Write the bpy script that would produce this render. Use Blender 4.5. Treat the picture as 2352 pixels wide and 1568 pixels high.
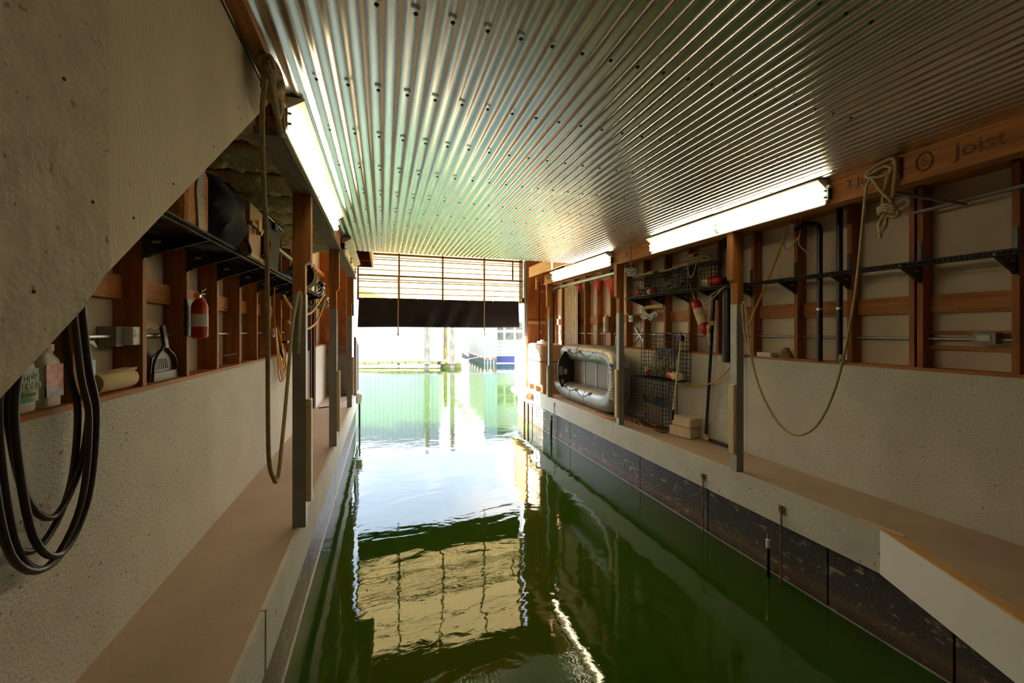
import bpy, math, random
from math import sin, cos, pi, radians, atan2, sqrt
from mathutils import Vector, Matrix, noise
random.seed(7)
for o in list(bpy.data.objects): bpy.data.objects.remove(o)
scene = bpy.context.scene
COL = scene.collection

# ------------------------------------------------------------------ camera
cd = bpy.data.cameras.new('camera'); cam = bpy.data.objects.new('camera', cd); COL.objects.link(cam)
cam.location = (0, 0, 1.59); cam.rotation_euler = (pi/2, 0, -math.atan(296/914.0))
cd.sensor_width = 36; cd.lens = 36*914/2352.0; cd.shift_y = -26/2352.0
cd.clip_start = 0.05; cd.clip_end = 500
scene.camera = cam
# ------------------------------------------------------------------ view
scene.view_settings.view_transform = 'Standard'; scene.view_settings.look = 'None'
scene.view_settings.gamma = 1; scene.view_settings.use_curve_mapping = False
scene.view_settings.exposure = 0.0
scene.cycles.max_bounces = 10; scene.cycles.diffuse_bounces = 6; scene.cycles.glossy_bounces = 5
scene.cycles.sample_clamp_indirect = 5
# ------------------------------------------------------------------ sky
SKY = 7.5
w = bpy.data.worlds.new('sky'); scene.world = w; w.use_nodes = True
nt = w.node_tree; nt.nodes.clear()
def WN(t): return nt.nodes.new(t)
tc = WN('ShaderNodeTexCoord'); mp = WN('ShaderNodeMapping'); mp.inputs['Scale'].default_value = (1.3, 1.3, 3.2)
nz = WN('ShaderNodeTexNoise'); nz.inputs['Scale'].default_value = 2.2; nz.inputs['Detail'].default_value = 6; nz.inputs['Roughness'].default_value = .55
rp = WN('ShaderNodeValToRGB'); rp.color_ramp.elements[0].position = .40; rp.color_ramp.elements[0].color = (.60, .74, .92, 1)
rp.color_ramp.elements[1].position = .56; rp.color_ramp.elements[1].color = (1, 1, 1, 1)
bg = WN('ShaderNodeBackground'); bg.inputs['Strength'].default_value = SKY; wo = WN('ShaderNodeOutputWorld')
nt.links.new(tc.outputs['Generated'], mp.inputs[0]); nt.links.new(mp.outputs[0], nz.inputs['Vector'])
nt.links.new(nz.outputs['Fac'], rp.inputs[0]); nt.links.new(rp.outputs[0], bg.inputs[0]); nt.links.new(bg.outputs[0], wo.inputs[0])
# ------------------------------------------------------------------ sun (from the front left)
sd = bpy.data.lights.new('sun', 'SUN'); sd.energy = 58; sd.angle = radians(.6); sd.color = (1, .93, .82)
sun = bpy.data.objects.new('sun', sd); COL.objects.link(sun)
SUN_DIR = Vector((.80, -.50, -.275)).normalized()
sun.rotation_euler = SUN_DIR.to_track_quat('-Z', 'Y').to_euler()
TUBE = 20.0

# ================================================================== materials
MATS = {}
def mat(name, col, rough=.6, metal=0, spec=.5, noise_amt=0, nscale=8, stretch=(1,1,1), col2=None, bump=0, bscale=30,
        speck=None, spscale=60, spthr=.62, emit=None, estr=0, trans=0, bstretch=None, coat=0):
    if name in MATS: return MATS[name]
    m = bpy.data.materials.new(name); m.use_nodes = True; t = m.node_tree; N = t.nodes; L = t.links
    b = N['Principled BSDF']; b.inputs['Roughness'].default_value = rough; b.inputs['Metallic'].default_value = metal
    b.inputs['Specular IOR Level'].default_value = spec; b.inputs['Base Color'].default_value = (*col, 1)
    if coat: b.inputs['Coat Weight'].default_value = coat
    co = N.new('ShaderNodeTexCoord'); mpn = N.new('ShaderNodeMapping'); mpn.inputs['Scale'].default_value = stretch
    L.new(co.outputs['Object'], mpn.inputs[0])
    out = None
    if col2:
        n1 = N.new('ShaderNodeTexNoise'); n1.inputs['Scale'].default_value = nscale; n1.inputs['Detail'].default_value = 5
        L.new(mpn.outputs[0], n1.inputs['Vector'])
        r = N.new('ShaderNodeValToRGB'); r.color_ramp.elements[0].position = .32; r.color_ramp.elements[1].position = .68
        r.color_ramp.elements[0].color = (*col, 1); r.color_ramp.elements[1].color = (*col2, 1)
        L.new(n1.outputs['Fac'], r.inputs[0]); out = r.outputs[0]
    if speck:
        n2 = N.new('ShaderNodeTexNoise'); n2.inputs['Scale'].default_value = spscale; n2.inputs['Detail'].default_value = 3
        L.new(mpn.outputs[0], n2.inputs['Vector'])
        r2 = N.new('ShaderNodeValToRGB'); r2.color_ramp.elements[0].position = spthr; r2.color_ramp.elements[1].position = spthr+.05
        L.new(n2.outputs['Fac'], r2.inputs[0])
        mx = N.new('ShaderNodeMix'); mx.data_type = 'RGBA'; L.new(r2.outputs[0], mx.inputs[0])
        if out: L.new(out, mx.inputs[6])
        else: mx.inputs[6].default_value = (*col, 1)
        mx.inputs[7].default_value = (*speck, 1); out = mx.outputs[2]
    if out: L.new(out, b.inputs['Base Color'])
    if bump:
        n3 = N.new('ShaderNodeTexNoise'); n3.inputs['Scale'].default_value = bscale; n3.inputs['Detail'].default_value = 4
        if bstretch:
            m3 = N.new('ShaderNodeMapping'); m3.inputs['Scale'].default_value = bstretch; L.new(co.outputs['Object'], m3.inputs[0]); L.new(m3.outputs[0], n3.inputs['Vector'])
        else: L.new(mpn.outputs[0], n3.inputs['Vector'])
        bm_ = N.new('ShaderNodeBump'); bm_.inputs['Strength'].default_value = bump; bm_.inputs['Distance'].default_value = .02
        L.new(n3.outputs['Fac'], bm_.inputs['Height']); L.new(bm_.outputs[0], b.inputs['Normal'])
    if emit: b.inputs['Emission Color'].default_value = (*emit, 1); b.inputs['Emission Strength'].default_value = estr
    if trans: b.inputs['Transmission Weight'].default_value = trans
    MATS[name] = m; return m
WOODV = mat('fir_upright', (.40,.14,.018), .6, stretch=(9,9,.7), nscale=3.0, col2=(.23,.068,.009), bump=.15, bscale=12, speck=(.10,.03,.01), spscale=3.2, spthr=.70)
WOODY = mat('fir_along_slip', (.48,.18,.032), .6, stretch=(9,.7,9), nscale=3.0, col2=(.29,.092,.013), bump=.15, bscale=12, speck=(.09,.03,.01), spscale=3.2, spthr=.70)
WOODX = mat('fir_across_slip', (.33,.12,.03), .6, stretch=(.7,9,9), nscale=3.0, col2=(.21,.07,.015), bump=.15, bscale=12)
PLY = mat('orange_plywood', (.48,.17,.035), .6, stretch=(5,5,.8), nscale=3, col2=(.28,.085,.015), speck=(.12,.04,.01), spscale=12, spthr=.70)
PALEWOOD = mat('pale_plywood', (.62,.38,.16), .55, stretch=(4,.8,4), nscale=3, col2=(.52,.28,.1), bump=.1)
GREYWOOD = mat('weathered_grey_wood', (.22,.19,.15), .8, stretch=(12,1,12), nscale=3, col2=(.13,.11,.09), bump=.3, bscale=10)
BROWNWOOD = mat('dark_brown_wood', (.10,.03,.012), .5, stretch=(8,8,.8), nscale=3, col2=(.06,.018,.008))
SHEATH = mat('cream_wall_sheathing', (.70,.60,.47), .55, nscale=2.5, col2=(.57,.48,.37), speck=(.30,.22,.14), spscale=14, spthr=.74, bump=.08, bscale=8)
PANEL = mat('white_painted_board', (.70,.68,.63), .6, nscale=2.2, col2=(.60,.58,.53), speck=(.16,.12,.09), spscale=44, spthr=.668, bump=.35, bscale=70)
STAIR = mat('cream_painted_plywood', (.66,.57,.42), .6, nscale=1.8, col2=(.54,.46,.34), stretch=(2,2,.6), speck=(.2,.15,.1), spscale=30, spthr=.73, bump=.15, bscale=50)
STAIRR = mat('rough_painted_plywood', (.60,.53,.42), .7, nscale=14, col2=(.47,.41,.32), speck=(.22,.18,.13), spscale=34, spthr=.66, bump=.22, bscale=45)
DECK = mat('tan_painted_deck', (.54,.42,.32), .5, nscale=1.6, col2=(.45,.34,.25), speck=(.2,.11,.05), spscale=20, spthr=.72, bump=.12, bscale=40)
FASCIA = mat('white_fascia_paint', (.70,.68,.63), .55, nscale=3, col2=(.60,.58,.54), speck=(.06,.05,.05), spscale=22, spthr=.685, bump=.15, bscale=40)
SMOOTHW = mat('smooth_white_paint', (.72,.70,.68), .45, nscale=2, col2=(.67,.65,.62), speck=(.25,.2,.18), spscale=22, spthr=.75)
GREYPAINT = mat('grey_post_paint', (.28,.27,.24), .6, nscale=5, col2=(.22,.21,.19), speck=(.1,.09,.08), spscale=35, spthr=.70)
LGREY = mat('pale_grey_metal', (.50,.52,.50), .45, metal=.3, nscale=8, col2=(.38,.39,.37))
CREAM = mat('cream_plastic', (.72,.58,.34), .4)
FOAM = mat('cream_foam', (.78,.64,.44), .8, nscale=10, col2=(.70,.56,.38), bump=.1, bscale=120)
BLACKW = mat('black_coated_wire', (.018,.019,.022), .6, spec=.25)
BLACKP = mat('black_plastic', (.012,.013,.014), .35)
BLACKR = mat('black_rubber_hose', (.035,.022,.018), .30, bump=.05)
WIRE = mat('bare_grey_wire', (.30,.29,.27), .4, metal=.8)
GALV = mat('galvanised_steel', (.52,.53,.52), .35, metal=.9, nscale=20, col2=(.42,.43,.42))
RUST = mat('rusty_steel', (.18,.07,.03), .8, nscale=30, col2=(.30,.20,.14))
ROPE = mat('cream_rope', (.50,.40,.22), .85, bump=.6, bscale=160, nscale=40, col2=(.42,.32,.17))
ROPEG = mat('grey_green_rope', (.40,.39,.26), .85, bump=.5, bscale=160, nscale=40, col2=(.20,.20,.14))
YELLOW = mat('yellow_cord', (.65,.36,.03), .5)
ORANGE = mat('orange_cord', (.75,.28,.02), .5)
RED = mat('red_paint', (.45,.012,.010), .35)
REDC = mat('red_flag_fabric', (.62,.025,.012), .7)
WHITEP = mat('white_plastic', (.75,.73,.68), .4)
GREYBOX = mat('grey_box_plastic', (.26,.26,.255), .5)
DINGHY = mat('silver_inflatable_fabric', (.34,.34,.32), .30, metal=.35, spec=.6, nscale=3, col2=(.28,.28,.265), bump=.35, bscale=4, bstretch=(1,7,1))
DFLOOR = mat('grey_dinghy_floor', (.22,.19,.17), .5, nscale=6, col2=(.17,.145,.13), stretch=(1,8,1))
YTXT = mat('yellow_lettering', (.85,.58,.03), .5)
WRAP = mat('milky_plastic_wrap', (.80,.74,.64), .3, nscale=3, col2=(.72,.60,.46), bump=.5, bscale=5, bstretch=(1,3,1))
TANK = mat('tan_tank_plastic', (.62,.40,.22), .5, nscale=3, col2=(.50,.31,.16))
NAVY = mat('navy_canvas', (.012,.014,.028), .75, bump=.6, bscale=6)
CURT = mat('black_curtain_cloth', (.005,.005,.010), .8, bump=.2, bscale=30)
INSUL = mat('glass_fibre_insulation', (.80,.75,.50), .95, nscale=7, col2=(.60,.55,.33), bump=1.0, bscale=22)
GREENB = mat('green_liquid_bottle', (.06,.22,.05), .25, nscale=3, col2=(.10,.30,.06))
LGREEN = mat('green_label', (.02,.30,.05), .4)
LRED = mat('red_label', (.50,.03,.03), .4, nscale=25, col2=(.75,.45,.40))
LBLUE = mat('blue_label', (.05,.06,.20), .4, nscale=30, col2=(.75,.77,.85))
PAPER = mat('cream_paper', (.72,.60,.38), .9, bump=.2, bscale=60)
BRASS = mat('brass', (.75,.55,.2), .3, metal=1)
TOOLW = mat('tackle_box_tan', (.42,.28,.12), .55); TOOLB = mat('tackle_box_brown', (.34,.13,.05), .5)
TAPE = mat('duct_tape', (.30,.29,.25), .35, metal=.4, bump=.5, bscale=60)
BAGO = mat('orange_sack', (.55,.22,.04), .6, nscale=8, col2=(.42,.16,.03), bump=.3, bscale=20, speck=(.04,.03,.03), spscale=24, spthr=.66)
PINK = mat('pink_strap', (.35,.04,.07), .7)
GREYBIN = mat('grey_tote', (.035,.035,.030), .4)
INK = mat('dark_stamp_ink', (.03,.025,.02), .8)
FADED = mat('faded_stamp_ink', (.11,.045,.018), .8, nscale=30, col2=(.28,.10,.03))
ROCK = mat('driftwood_brown', (.28,.17,.08), .9, nscale=12, col2=(.15,.09,.05), bump=.8, bscale=25)
TUBEM = mat('lit_tube', (1,1,1), .5, emit=(1,.84,.55), estr=TUBE)
REFL = mat('white_reflector_enamel', (.74,.70,.60), .4)
OLDREFL = mat('chipped_white_enamel', (.55,.50,.42), .4, nscale=10, col2=(.35,.27,.18), speck=(.16,.06,.02), spscale=18, spthr=.62)
LIMEG = mat('lime_text', (.35,.55,.05), .5)
BLUEB = mat('blue_light', (.10,.13,.3), .5)

# corrugated ceiling metal
def m_ceiling():
    m = mat('corrugated_galvanised_ceiling', (.72,.72,.68), .25, metal=1, nscale=6, col2=(.62,.63,.60), stretch=(3,.5,1), bump=.04, bscale=1.2, bstretch=(14,1.2,1))
    return m
CEIL = m_ceiling()
# water
def m_water():
    m = bpy.data.materials.new('harbour_water'); m.use_nodes = True; t = m.node_tree; N = t.nodes; L = t.links
    b = N['Principled BSDF']; b.inputs['Base Color'].default_value = (.026, .070, .003, 1)
    b.inputs['Subsurface Weight'].default_value = 1.0; b.inputs['Subsurface Radius'].default_value = (2.2, 5.2, .9); b.inputs['Subsurface Scale'].default_value = 1.0
    b.inputs['Roughness'].default_value = .015; b.inputs['IOR'].default_value = 1.45
    co = N.new('ShaderNodeTexCoord')
    m1 = N.new('ShaderNodeMapping'); m1.inputs['Scale'].default_value = (1.0, 1.9, 1); L.new(co.outputs['Object'], m1.inputs[0])
    n1 = N.new('ShaderNodeTexNoise'); n1.inputs['Scale'].default_value = 1.5; n1.inputs['Detail'].default_value = 2; n1.inputs['Distortion'].default_value = .6
    L.new(m1.outputs[0], n1.inputs['Vector'])
    n2 = N.new('ShaderNodeTexNoise'); n2.inputs['Scale'].default_value = 7; n2.inputs['Detail'].default_value = 3; n2.inputs['Distortion'].default_value = .8
    L.new(m1.outputs[0], n2.inputs['Vector'])
    ma = N.new('ShaderNodeMath'); ma.operation = 'MULTIPLY_ADD'; ma.inputs[1].default_value = .11
    L.new(n2.outputs['Fac'], ma.inputs[0]); L.new(n1.outputs['Fac'], ma.inputs[2])
    bp = N.new('ShaderNodeBump'); bp.inputs['Strength'].default_value = .05; bp.inputs['Distance'].default_value = .10
    L.new(ma.outputs[0], bp.inputs['Height']); L.new(bp.outputs[0], b.inputs['Normal'])
    return m
WATER = m_water()
# float sides: dark tarry coating, brown band near the waterline, pale scrapes
def m_float():
    m = bpy.data.materials.new('float_side'); m.use_nodes = True; t = m.node_tree; N = t.nodes; L = t.links
    b = N['Principled BSDF']; b.inputs['Roughness'].default_value = .38
    co = N.new('ShaderNodeTexCoord'); sp = N.new('ShaderNodeSeparateXYZ'); L.new(co.outputs['Object'], sp.inputs[0])
    n0 = N.new('ShaderNodeTexNoise'); n0.inputs['Scale'].default_value = 3; n0.inputs['Detail'].default_value = 6; L.new(co.outputs['Object'], n0.inputs['Vector'])
    ad = N.new('ShaderNodeMath'); ad.operation = 'MULTIPLY_ADD'; ad.inputs[1].default_value = .12; L.new(n0.outputs['Fac'], ad.inputs[0]); L.new(sp.outputs['Z'], ad.inputs[2])
    mr = N.new('ShaderNodeMapRange'); mr.inputs[1].default_value = -.95; mr.inputs[2].default_value = -.30; L.new(ad.outputs[0], mr.inputs[0])
    r = N.new('ShaderNodeValToRGB'); e = r.color_ramp.elements
    e[0].position = 0; e[0].color = (.040,.022,.018, 1); e[1].position = 1; e[1].color = (.058,.056,.064, 1)
    for p, c in ((.22,(.10,.062,.046)), (.33,(.16,.105,.065)), (.45,(.080,.068,.066))):
        q = e.new(p); q.color = (*c, 1)
    L.new(mr.outputs[0], r.inputs[0])
    mp2 = N.new('ShaderNodeMapping'); mp2.inputs['Scale'].default_value = (1, 1.3, 3); L.new(co.outputs['Object'], mp2.inputs[0])
    n2 = N.new('ShaderNodeTexNoise'); n2.inputs['Scale'].default_value = 4.5; n2.inputs['Detail'].default_value = 9; n2.inputs['Roughness'].default_value = .72; L.new(mp2.outputs[0], n2.inputs['Vector'])
    r2 = N.new('ShaderNodeValToRGB'); r2.color_ramp.elements[0].position = .575; r2.color_ramp.elements[1].position = .625; L.new(n2.outputs['Fac'], r2.inputs[0])
    mx = N.new('ShaderNodeMix'); mx.data_type = 'RGBA'; L.new(r2.outputs[0], mx.inputs[0]); L.new(r.outputs[0], mx.inputs[6]); mx.inputs[7].default_value = (.36,.32,.25,1)
    L.new(mx.outputs[2], b.inputs['Base Color'])
    bp = N.new('ShaderNodeBump'); bp.inputs['Strength'].default_value = .5; bp.inputs['Distance'].default_value = .01
    n3 = N.new('ShaderNodeTexNoise'); n3.inputs['Scale'].default_value = 35; L.new(co.outputs['Object'], n3.inputs['Vector']); L.new(n3.outputs['Fac'], bp.inputs['Height']); L.new(bp.outputs[0], b.inputs['Normal'])
    return m
FLOAT = m_float()
# translucent door glazing
def m_door():
    m = bpy.data.materials.new('translucent_door_sheet'); m.use_nodes = True; t = m.node_tree; N = t.nodes; L = t.links
    N.remove(N['Principled BSDF']); out = N['Material Output']
    tr = N.new('ShaderNodeBsdfTranslucent'); tr.inputs[0].default_value = (.98,.80,.46,1)
    df = N.new('ShaderNodeBsdfDiffuse'); df.inputs[0].default_value = (.75,.62,.40,1)
    co = N.new('ShaderNodeTexCoord'); mp_ = N.new('ShaderNodeMapping'); mp_.inputs['Scale'].default_value = (1.5,1,9); L.new(co.outputs['Object'], mp_.inputs[0])
    n = N.new('ShaderNodeTexNoise'); n.inputs['Scale'].default_value = 4; n.inputs['Detail'].default_value = 5; L.new(mp_.outputs[0], n.inputs['Vector'])
    r = N.new('ShaderNodeValToRGB'); r.color_ramp.elements[0].color = (.52,.38,.16,1); r.color_ramp.elements[1].color = (.64,.50,.24,1)
    L.new(n.outputs['Fac'], r.inputs[0]); L.new(r.outputs[0], tr.inputs[0])
    mx = N.new('ShaderNodeMixShader'); mx.inputs[0].default_value = .25
    L.new(tr.outputs[0], mx.inputs[1]); L.new(df.outputs[0], mx.inputs[2]); L.new(mx.outputs[0], out.inputs[0])
    return m
DOORM = m_door()
# exterior
EXTBLUE = mat('pale_blue_metal_siding', (.40,.45,.52), .5, nscale=1, col2=(.37,.42,.50))
EXTWHITE = mat('white_siding', (.55,.56,.55), .5)
EXTSIDE = mat('cream_metal_siding', (.45,.45,.43), .5)
EXTTEAL = mat('light_blue_siding', (.30,.38,.44), .5)
PILE = mat('marine_pile', (.34,.31,.25), .9, nscale=6, col2=(.16,.15,.10), stretch=(1,1,.4), bump=.5, bscale=10)
MOSSP = mat('mossy_pile', (.30,.26,.08), .9, nscale=6, col2=(.16,.12,.07), stretch=(1,1,.4), bump=.5, bscale=10)
MOSS = mat('mossy_timber', (.30,.25,.12), .9, nscale=3, col2=(.16,.22,.05), bump=.4)
SKIRT = mat('grey_skirt_boards', (.10,.12,.13), .8)
BRICKR = mat('rust_red_timber', (.38,.14,.07), .9)
BLUEC = mat('dark_blue_tarp', (.05,.07,.22), .7)
DOCKW = mat('sunbleached_dock', (.55,.48,.32), .8, nscale=4, col2=(.45,.40,.22))
GLASS = mat('dark_window_glass', (.22,.22,.18), .1, nscale=4, col2=(.10,.10,.08))

# ================================================================== helpers
class MB:
    def __init__(s): s.v = []; s.f = []; s.smooth = False
    def quad(s, pts):
        i = len(s.v); s.v += [tuple(p) for p in pts]; s.f.append(tuple(range(i, i+len(pts)))); return s
    def box(s, x0, x1, y0, y1, z0, z1):
        if x0 > x1: x0, x1 = x1, x0
        if y0 > y1: y0, y1 = y1, y0
        if z0 > z1: z0, z1 = z1, z0
        i = len(s.v)
        s.v += [(x0,y0,z0),(x1,y0,z0),(x1,y1,z0),(x0,y1,z0),(x0,y0,z1),(x1,y0,z1),(x1,y1,z1),(x0,y1,z1)]
        for q in ((0,3,2,1),(4,5,6,7),(0,1,5,4),(1,2,6,5),(2,3,7,6),(3,0,4,7)): s.f.append(tuple(i+k for k in q))
        return s
    def obox(s, c, size, rot=None):
        c = Vector(c); R = rot if rot is not None else Matrix.Identity(3); i = len(s.v)
        hx, hy, hz = size[0]/2, size[1]/2, size[2]/2
        for p in ((-hx,-hy,-hz),(hx,-hy,-hz),(hx,hy,-hz),(-hx,hy,-hz),(-hx,-hy,hz),(hx,-hy,hz),(hx,hy,hz),(-hx,hy,hz)):
            s.v.append(tuple(c + R @ Vector(p)))
        for q in ((0,3,2,1),(4,5,6,7),(0,1,5,4),(1,2,6,5),(2,3,7,6),(3,0,4,7)): s.f.append(tuple(i+k for k in q))
        return s
    def bar(s, a, b, w, h=None):
        a = Vector(a); b = Vector(b); h = h or w; d = b-a
        up = Vector((0,0,1)) if abs(d.normalized().z) < .95 else Vector((0,1,0))
        x = d.normalized().cross(up).normalized(); z = x.cross(d.normalized())
        R = Matrix((x, d.normalized(), z)).transposed()
        return s.obox((a+b)/2, (w, d.length, h), R)
    def prism(s, poly, axis, a, b):
        n = len(poly); i = len(s.v)
        def mk(p, t):
            if axis == 'x': return (t, p[0], p[1])
            if axis == 'y': return (p[0], t, p[1])
            return (p[0], p[1], t)
        s.v += [mk(p, a) for p in poly] + [mk(p, b) for p in poly]
        s.f.append(tuple(i+k for k in range(n))[::-1]); s.f.append(tuple(i+n+k for k in range(n)))
        for k in range(n): s.f.append((i+k, i+(k+1)%n, i+n+(k+1)%n, i+n+k))
        return s
    def tube(s, pts, r, seg=8, closed=False, radii=None):
        s.smooth = True
        P = [Vector(p) for p in pts]; n = len(P); i0 = len(s.v)
        T = []
        for k in range(n):
            a = P[(k-1) % n] if (closed or k > 0) else P[k]; b = P[(k+1) % n] if (closed or k < n-1) else P[k]
            d = (b-a); T.append(d.normalized() if d.length > 1e-9 else Vector((0,0,1)))
        u = T[0].orthogonal().normalized()
        for k in range(n):
            u = (u - T[k]*u.dot(T[k]));
            u = u.normalized() if u.length > 1e-6 else T[k].orthogonal().normalized()
            v = T[k].cross(u); rr = radii[k] if radii else r
            for q in range(seg):
                a = 2*pi*q/seg; s.v.append(tuple(P[k] + u*cos(a)*rr + v*sin(a)*rr))
        m = n if closed else n-1
        for k in range(m):
            for q in range(seg):
                a = i0+k*seg+q; b = i0+k*seg+(q+1) % seg; c = i0+((k+1) % n)*seg+(q+1) % seg; d = i0+((k+1) % n)*seg+q
                s.f.append((a, b, c, d))
        if not closed:
            s.f.append(tuple(i0+q for q in range(seg))[::-1]); s.f.append(tuple(i0+(n-1)*seg+q for q in range(seg)))
        return s
    def lathe(s, prof, c, axis=(0,0,1), seg=20):
        s.smooth = True
        ax = Vector(axis).normalized(); u = ax.orthogonal().normalized(); v = ax.cross(u); c = Vector(c); i0 = len(s.v)
        for (r, h) in prof:
            for q in range(seg):
                a = 2*pi*q/seg; s.v.append(tuple(c + ax*h + u*cos(a)*r + v*sin(a)*r))
        for k in range(len(prof)-1):
            for q in range(seg): s.f.append((i0+k*seg+q, i0+k*seg+(q+1) % seg, i0+(k+1)*seg+(q+1) % seg, i0+(k+1)*seg+q))
        s.f.append(tuple(i0+q for q in range(seg))[::-1]); s.f.append(tuple(i0+(len(prof)-1)*seg+q for q in range(seg)))
        return s
    def build(s, name, m, parent=None, bevel=0, smooth=None, sub=0):
        off = Vector((0,0,0))
        if parent is not None:
            q = parent
            while q is not None: off += q.location; q = q.parent
        me = bpy.data.meshes.new(name); me.from_pydata([tuple(Vector(v)-off) for v in s.v], [], s.f); me.update()
        sm = s.smooth if smooth is None else smooth
        if sm: me.polygons.foreach_set('use_smooth', [True]*len(me.polygons))
        me.materials.append(m)
        o = bpy.data.objects.new(name, me); COL.objects.link(o)
        if parent is not None: o.parent = parent
        if bevel:
            b = o.modifiers.new('bevel', 'BEVEL'); b.width = bevel; b.segments = 2; b.limit_method = 'ANGLE'
        if sub: 
            q = o.modifiers.new('sub', 'SUBSURF'); q.levels = sub; q.render_levels = sub
        if sm and not sub:
            try:
                me.set_sharp_from_angle(angle=radians(50))
            except Exception: pass
        return o
def tag(o, label, cat, group=None, kind=None):
    o['label'] = label; o['category'] = cat
    if group: o['group'] = group
    if kind: o['kind'] = kind
    return o
def thing(name, loc, label, cat, group=None):
    o = bpy.data.objects.new(name, None); COL.objects.link(o); o.location = loc; o.empty_display_size = .1
    return tag(o, label, cat, group)
def struct(name, loc=(0,0,0)):
    o = bpy.data.objects.new(name, None); COL.objects.link(o); o.location = loc; o['kind'] = 'structure'; return o
def smooth_path(pts, n=6, closed=False):
    P = [Vector(p) for p in pts]; out = []; N = len(P)
    rng = range(N) if closed else range(N-1)
    for i in rng:
        if closed: p0, p1, p2, p3 = P[(i-1) % N], P[i], P[(i+1) % N], P[(i+2) % N]
        else: p0, p1, p2, p3 = P[max(i-1,0)], P[i], P[i+1], P[min(i+2,N-1)]
        for k in range(n):
            t = k/n; out.append(.5*((2*p1)+(-p0+p2)*t+(2*p0-5*p1+4*p2-p3)*t*t+(-p0+3*p1-3*p2+p3)*t**3))
    if not closed: out.append(P[-1])
    return out
def rope(pts, r, n=6, closed=False, seg=8): return MB().tube(smooth_path(pts, n, closed), r, seg, closed)
def tangle(c, ext, turns, seed, n=90):
    rd = random.Random(seed); ph = [rd.uniform(0, 6.28) for _ in range(9)]; out = []
    for i in range(n*turns//3):
        t = i/n*6.28*1.6
        x = .55*sin(1.0*t*1.7+ph[0])+.35*sin(2.31*t+ph[1])+.15*sin(5.1*t+ph[2])
        y = .55*sin(1.27*t*1.3+ph[3])+.35*sin(2.9*t+ph[4])+.15*sin(4.7*t+ph[5])
        z = .55*sin(.83*t*2.1+ph[6])+.35*sin(1.9*t+ph[7])+.15*sin(5.9*t+ph[8])
        out.append((c[0]+ext[0]*x, c[1]+ext[1]*y, c[2]+ext[2]*z))
    return out
def text(body, size, loc, rot, m, name, parent=None, ext=.001):
    cu = bpy.data.curves.new(name, 'FONT'); cu.body = body; cu.size = size; cu.extrude = ext; cu.align_x = 'CENTER'; cu.align_y = 'CENTER'
    cu.materials.append(m); o = bpy.data.objects.new(name, cu); COL.objects.link(o); o.rotation_euler = rot
    off = Vector((0,0,0)); q = parent
    while q is not None: off += q.location; q = q.parent
    dg = bpy.context.evaluated_depsgraph_get(); me = bpy.data.meshes.new_from_object(o.evaluated_get(dg)); me.name = name
    bpy.data.objects.remove(o); bpy.data.curves.remove(cu)
    if not me.materials: me.materials.append(m)
    o = bpy.data.objects.new(name, me); COL.objects.link(o); o.rotation_euler = rot
    o.location = Vector(loc)-off
    if parent is not None: o.parent = parent
    return o
def rot_facing(n, up=(0,0,1)):
    n = Vector(n).normalized(); z = n; y = Vector(up); x = y.cross(z).normalized(); y = z.cross(x)
    return Matrix((x, y, z)).transposed().to_euler()
FACE_NEGX = rot_facing((-1,0,0)); FACE_POSX = rot_facing((1,0,0)); FACE_NEGY = rot_facing((0,-1,0))
def jit(p, a): return (p[0]+random.uniform(-a,a), p[1]+random.uniform(-a,a), p[2]+random.uniform(-a,a))

XL, XR = -1.335, 4.49           # inner stud faces
EL, ER = -.643, 3.78            # walkway edges
WZ = -.92                       # water level
YF = 10.7                       # front wall plane

# ================================================================== water
wm = MB(); wm.box(-60,80,-14,120,-20,WZ)
wo_ = wm.build('harbour_water', WATER); wo_['kind'] = 'structure'

# ================================================================== walkways
f = struct('floor')
MB().box(XL-.14, EL, -1.6, 11.35, -.03, 0).build('deck_surface', DECK, f)
f2 = struct('floor')
MB().prism([(XR+.14,11.35),(ER,11.35),(ER,2.10),(2.45,-.5),(2.45,-1.6),(XR+.14,-1.6)], 'z', -.03, 0).build('deck_surface', DECK, f2)
f3 = struct('floor'); MB().box(EL, 2.45, -1.6, -.55, -.4, 0).build('deck_surface', DECK, f3)
t1 = struct('trim_1'); 
MB().box(EL-.02, EL+.012, 2.58, 11.36, -.35, .004).build('board', FASCIA, t1)
MB().box(EL-.02, EL+.006, -1.2, 2.575, -.35, .002).build('board', FASCIA, t1)
t2 = struct('trim_2')
MB().box(ER-.012, ER+.02, 6.0, 11.36, -.35, .004).build('board', FASCIA, t2)
MB().box(ER-.012, ER+.02, 2.10, 5.995, -.35, .004).build('board', FASCIA, t2)
t3 = struct('trim_3')
dx, dy = (2.45-ER), (-.5-2.10); ln = sqrt(dx*dx+dy*dy); nx, ny = dy/ln, -dx/ln
if nx > 0: nx, ny = -nx, -ny
MB().prism([(ER+.0,2.10),(2.45,-.5),(2.45+nx*.022,-.5+ny*.022),(ER+nx*.022,2.10+ny*.022)], 'z', -.35, .0).build('board', SMOOTHW, t3)
tw = MB().prism([(ER-.01,2.12),(2.44,-.5),(2.44+.10,-.5),(ER+.09,2.12)], 'z', -.002, .009).build('edge_strip', PALEWOOD, t3)
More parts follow.
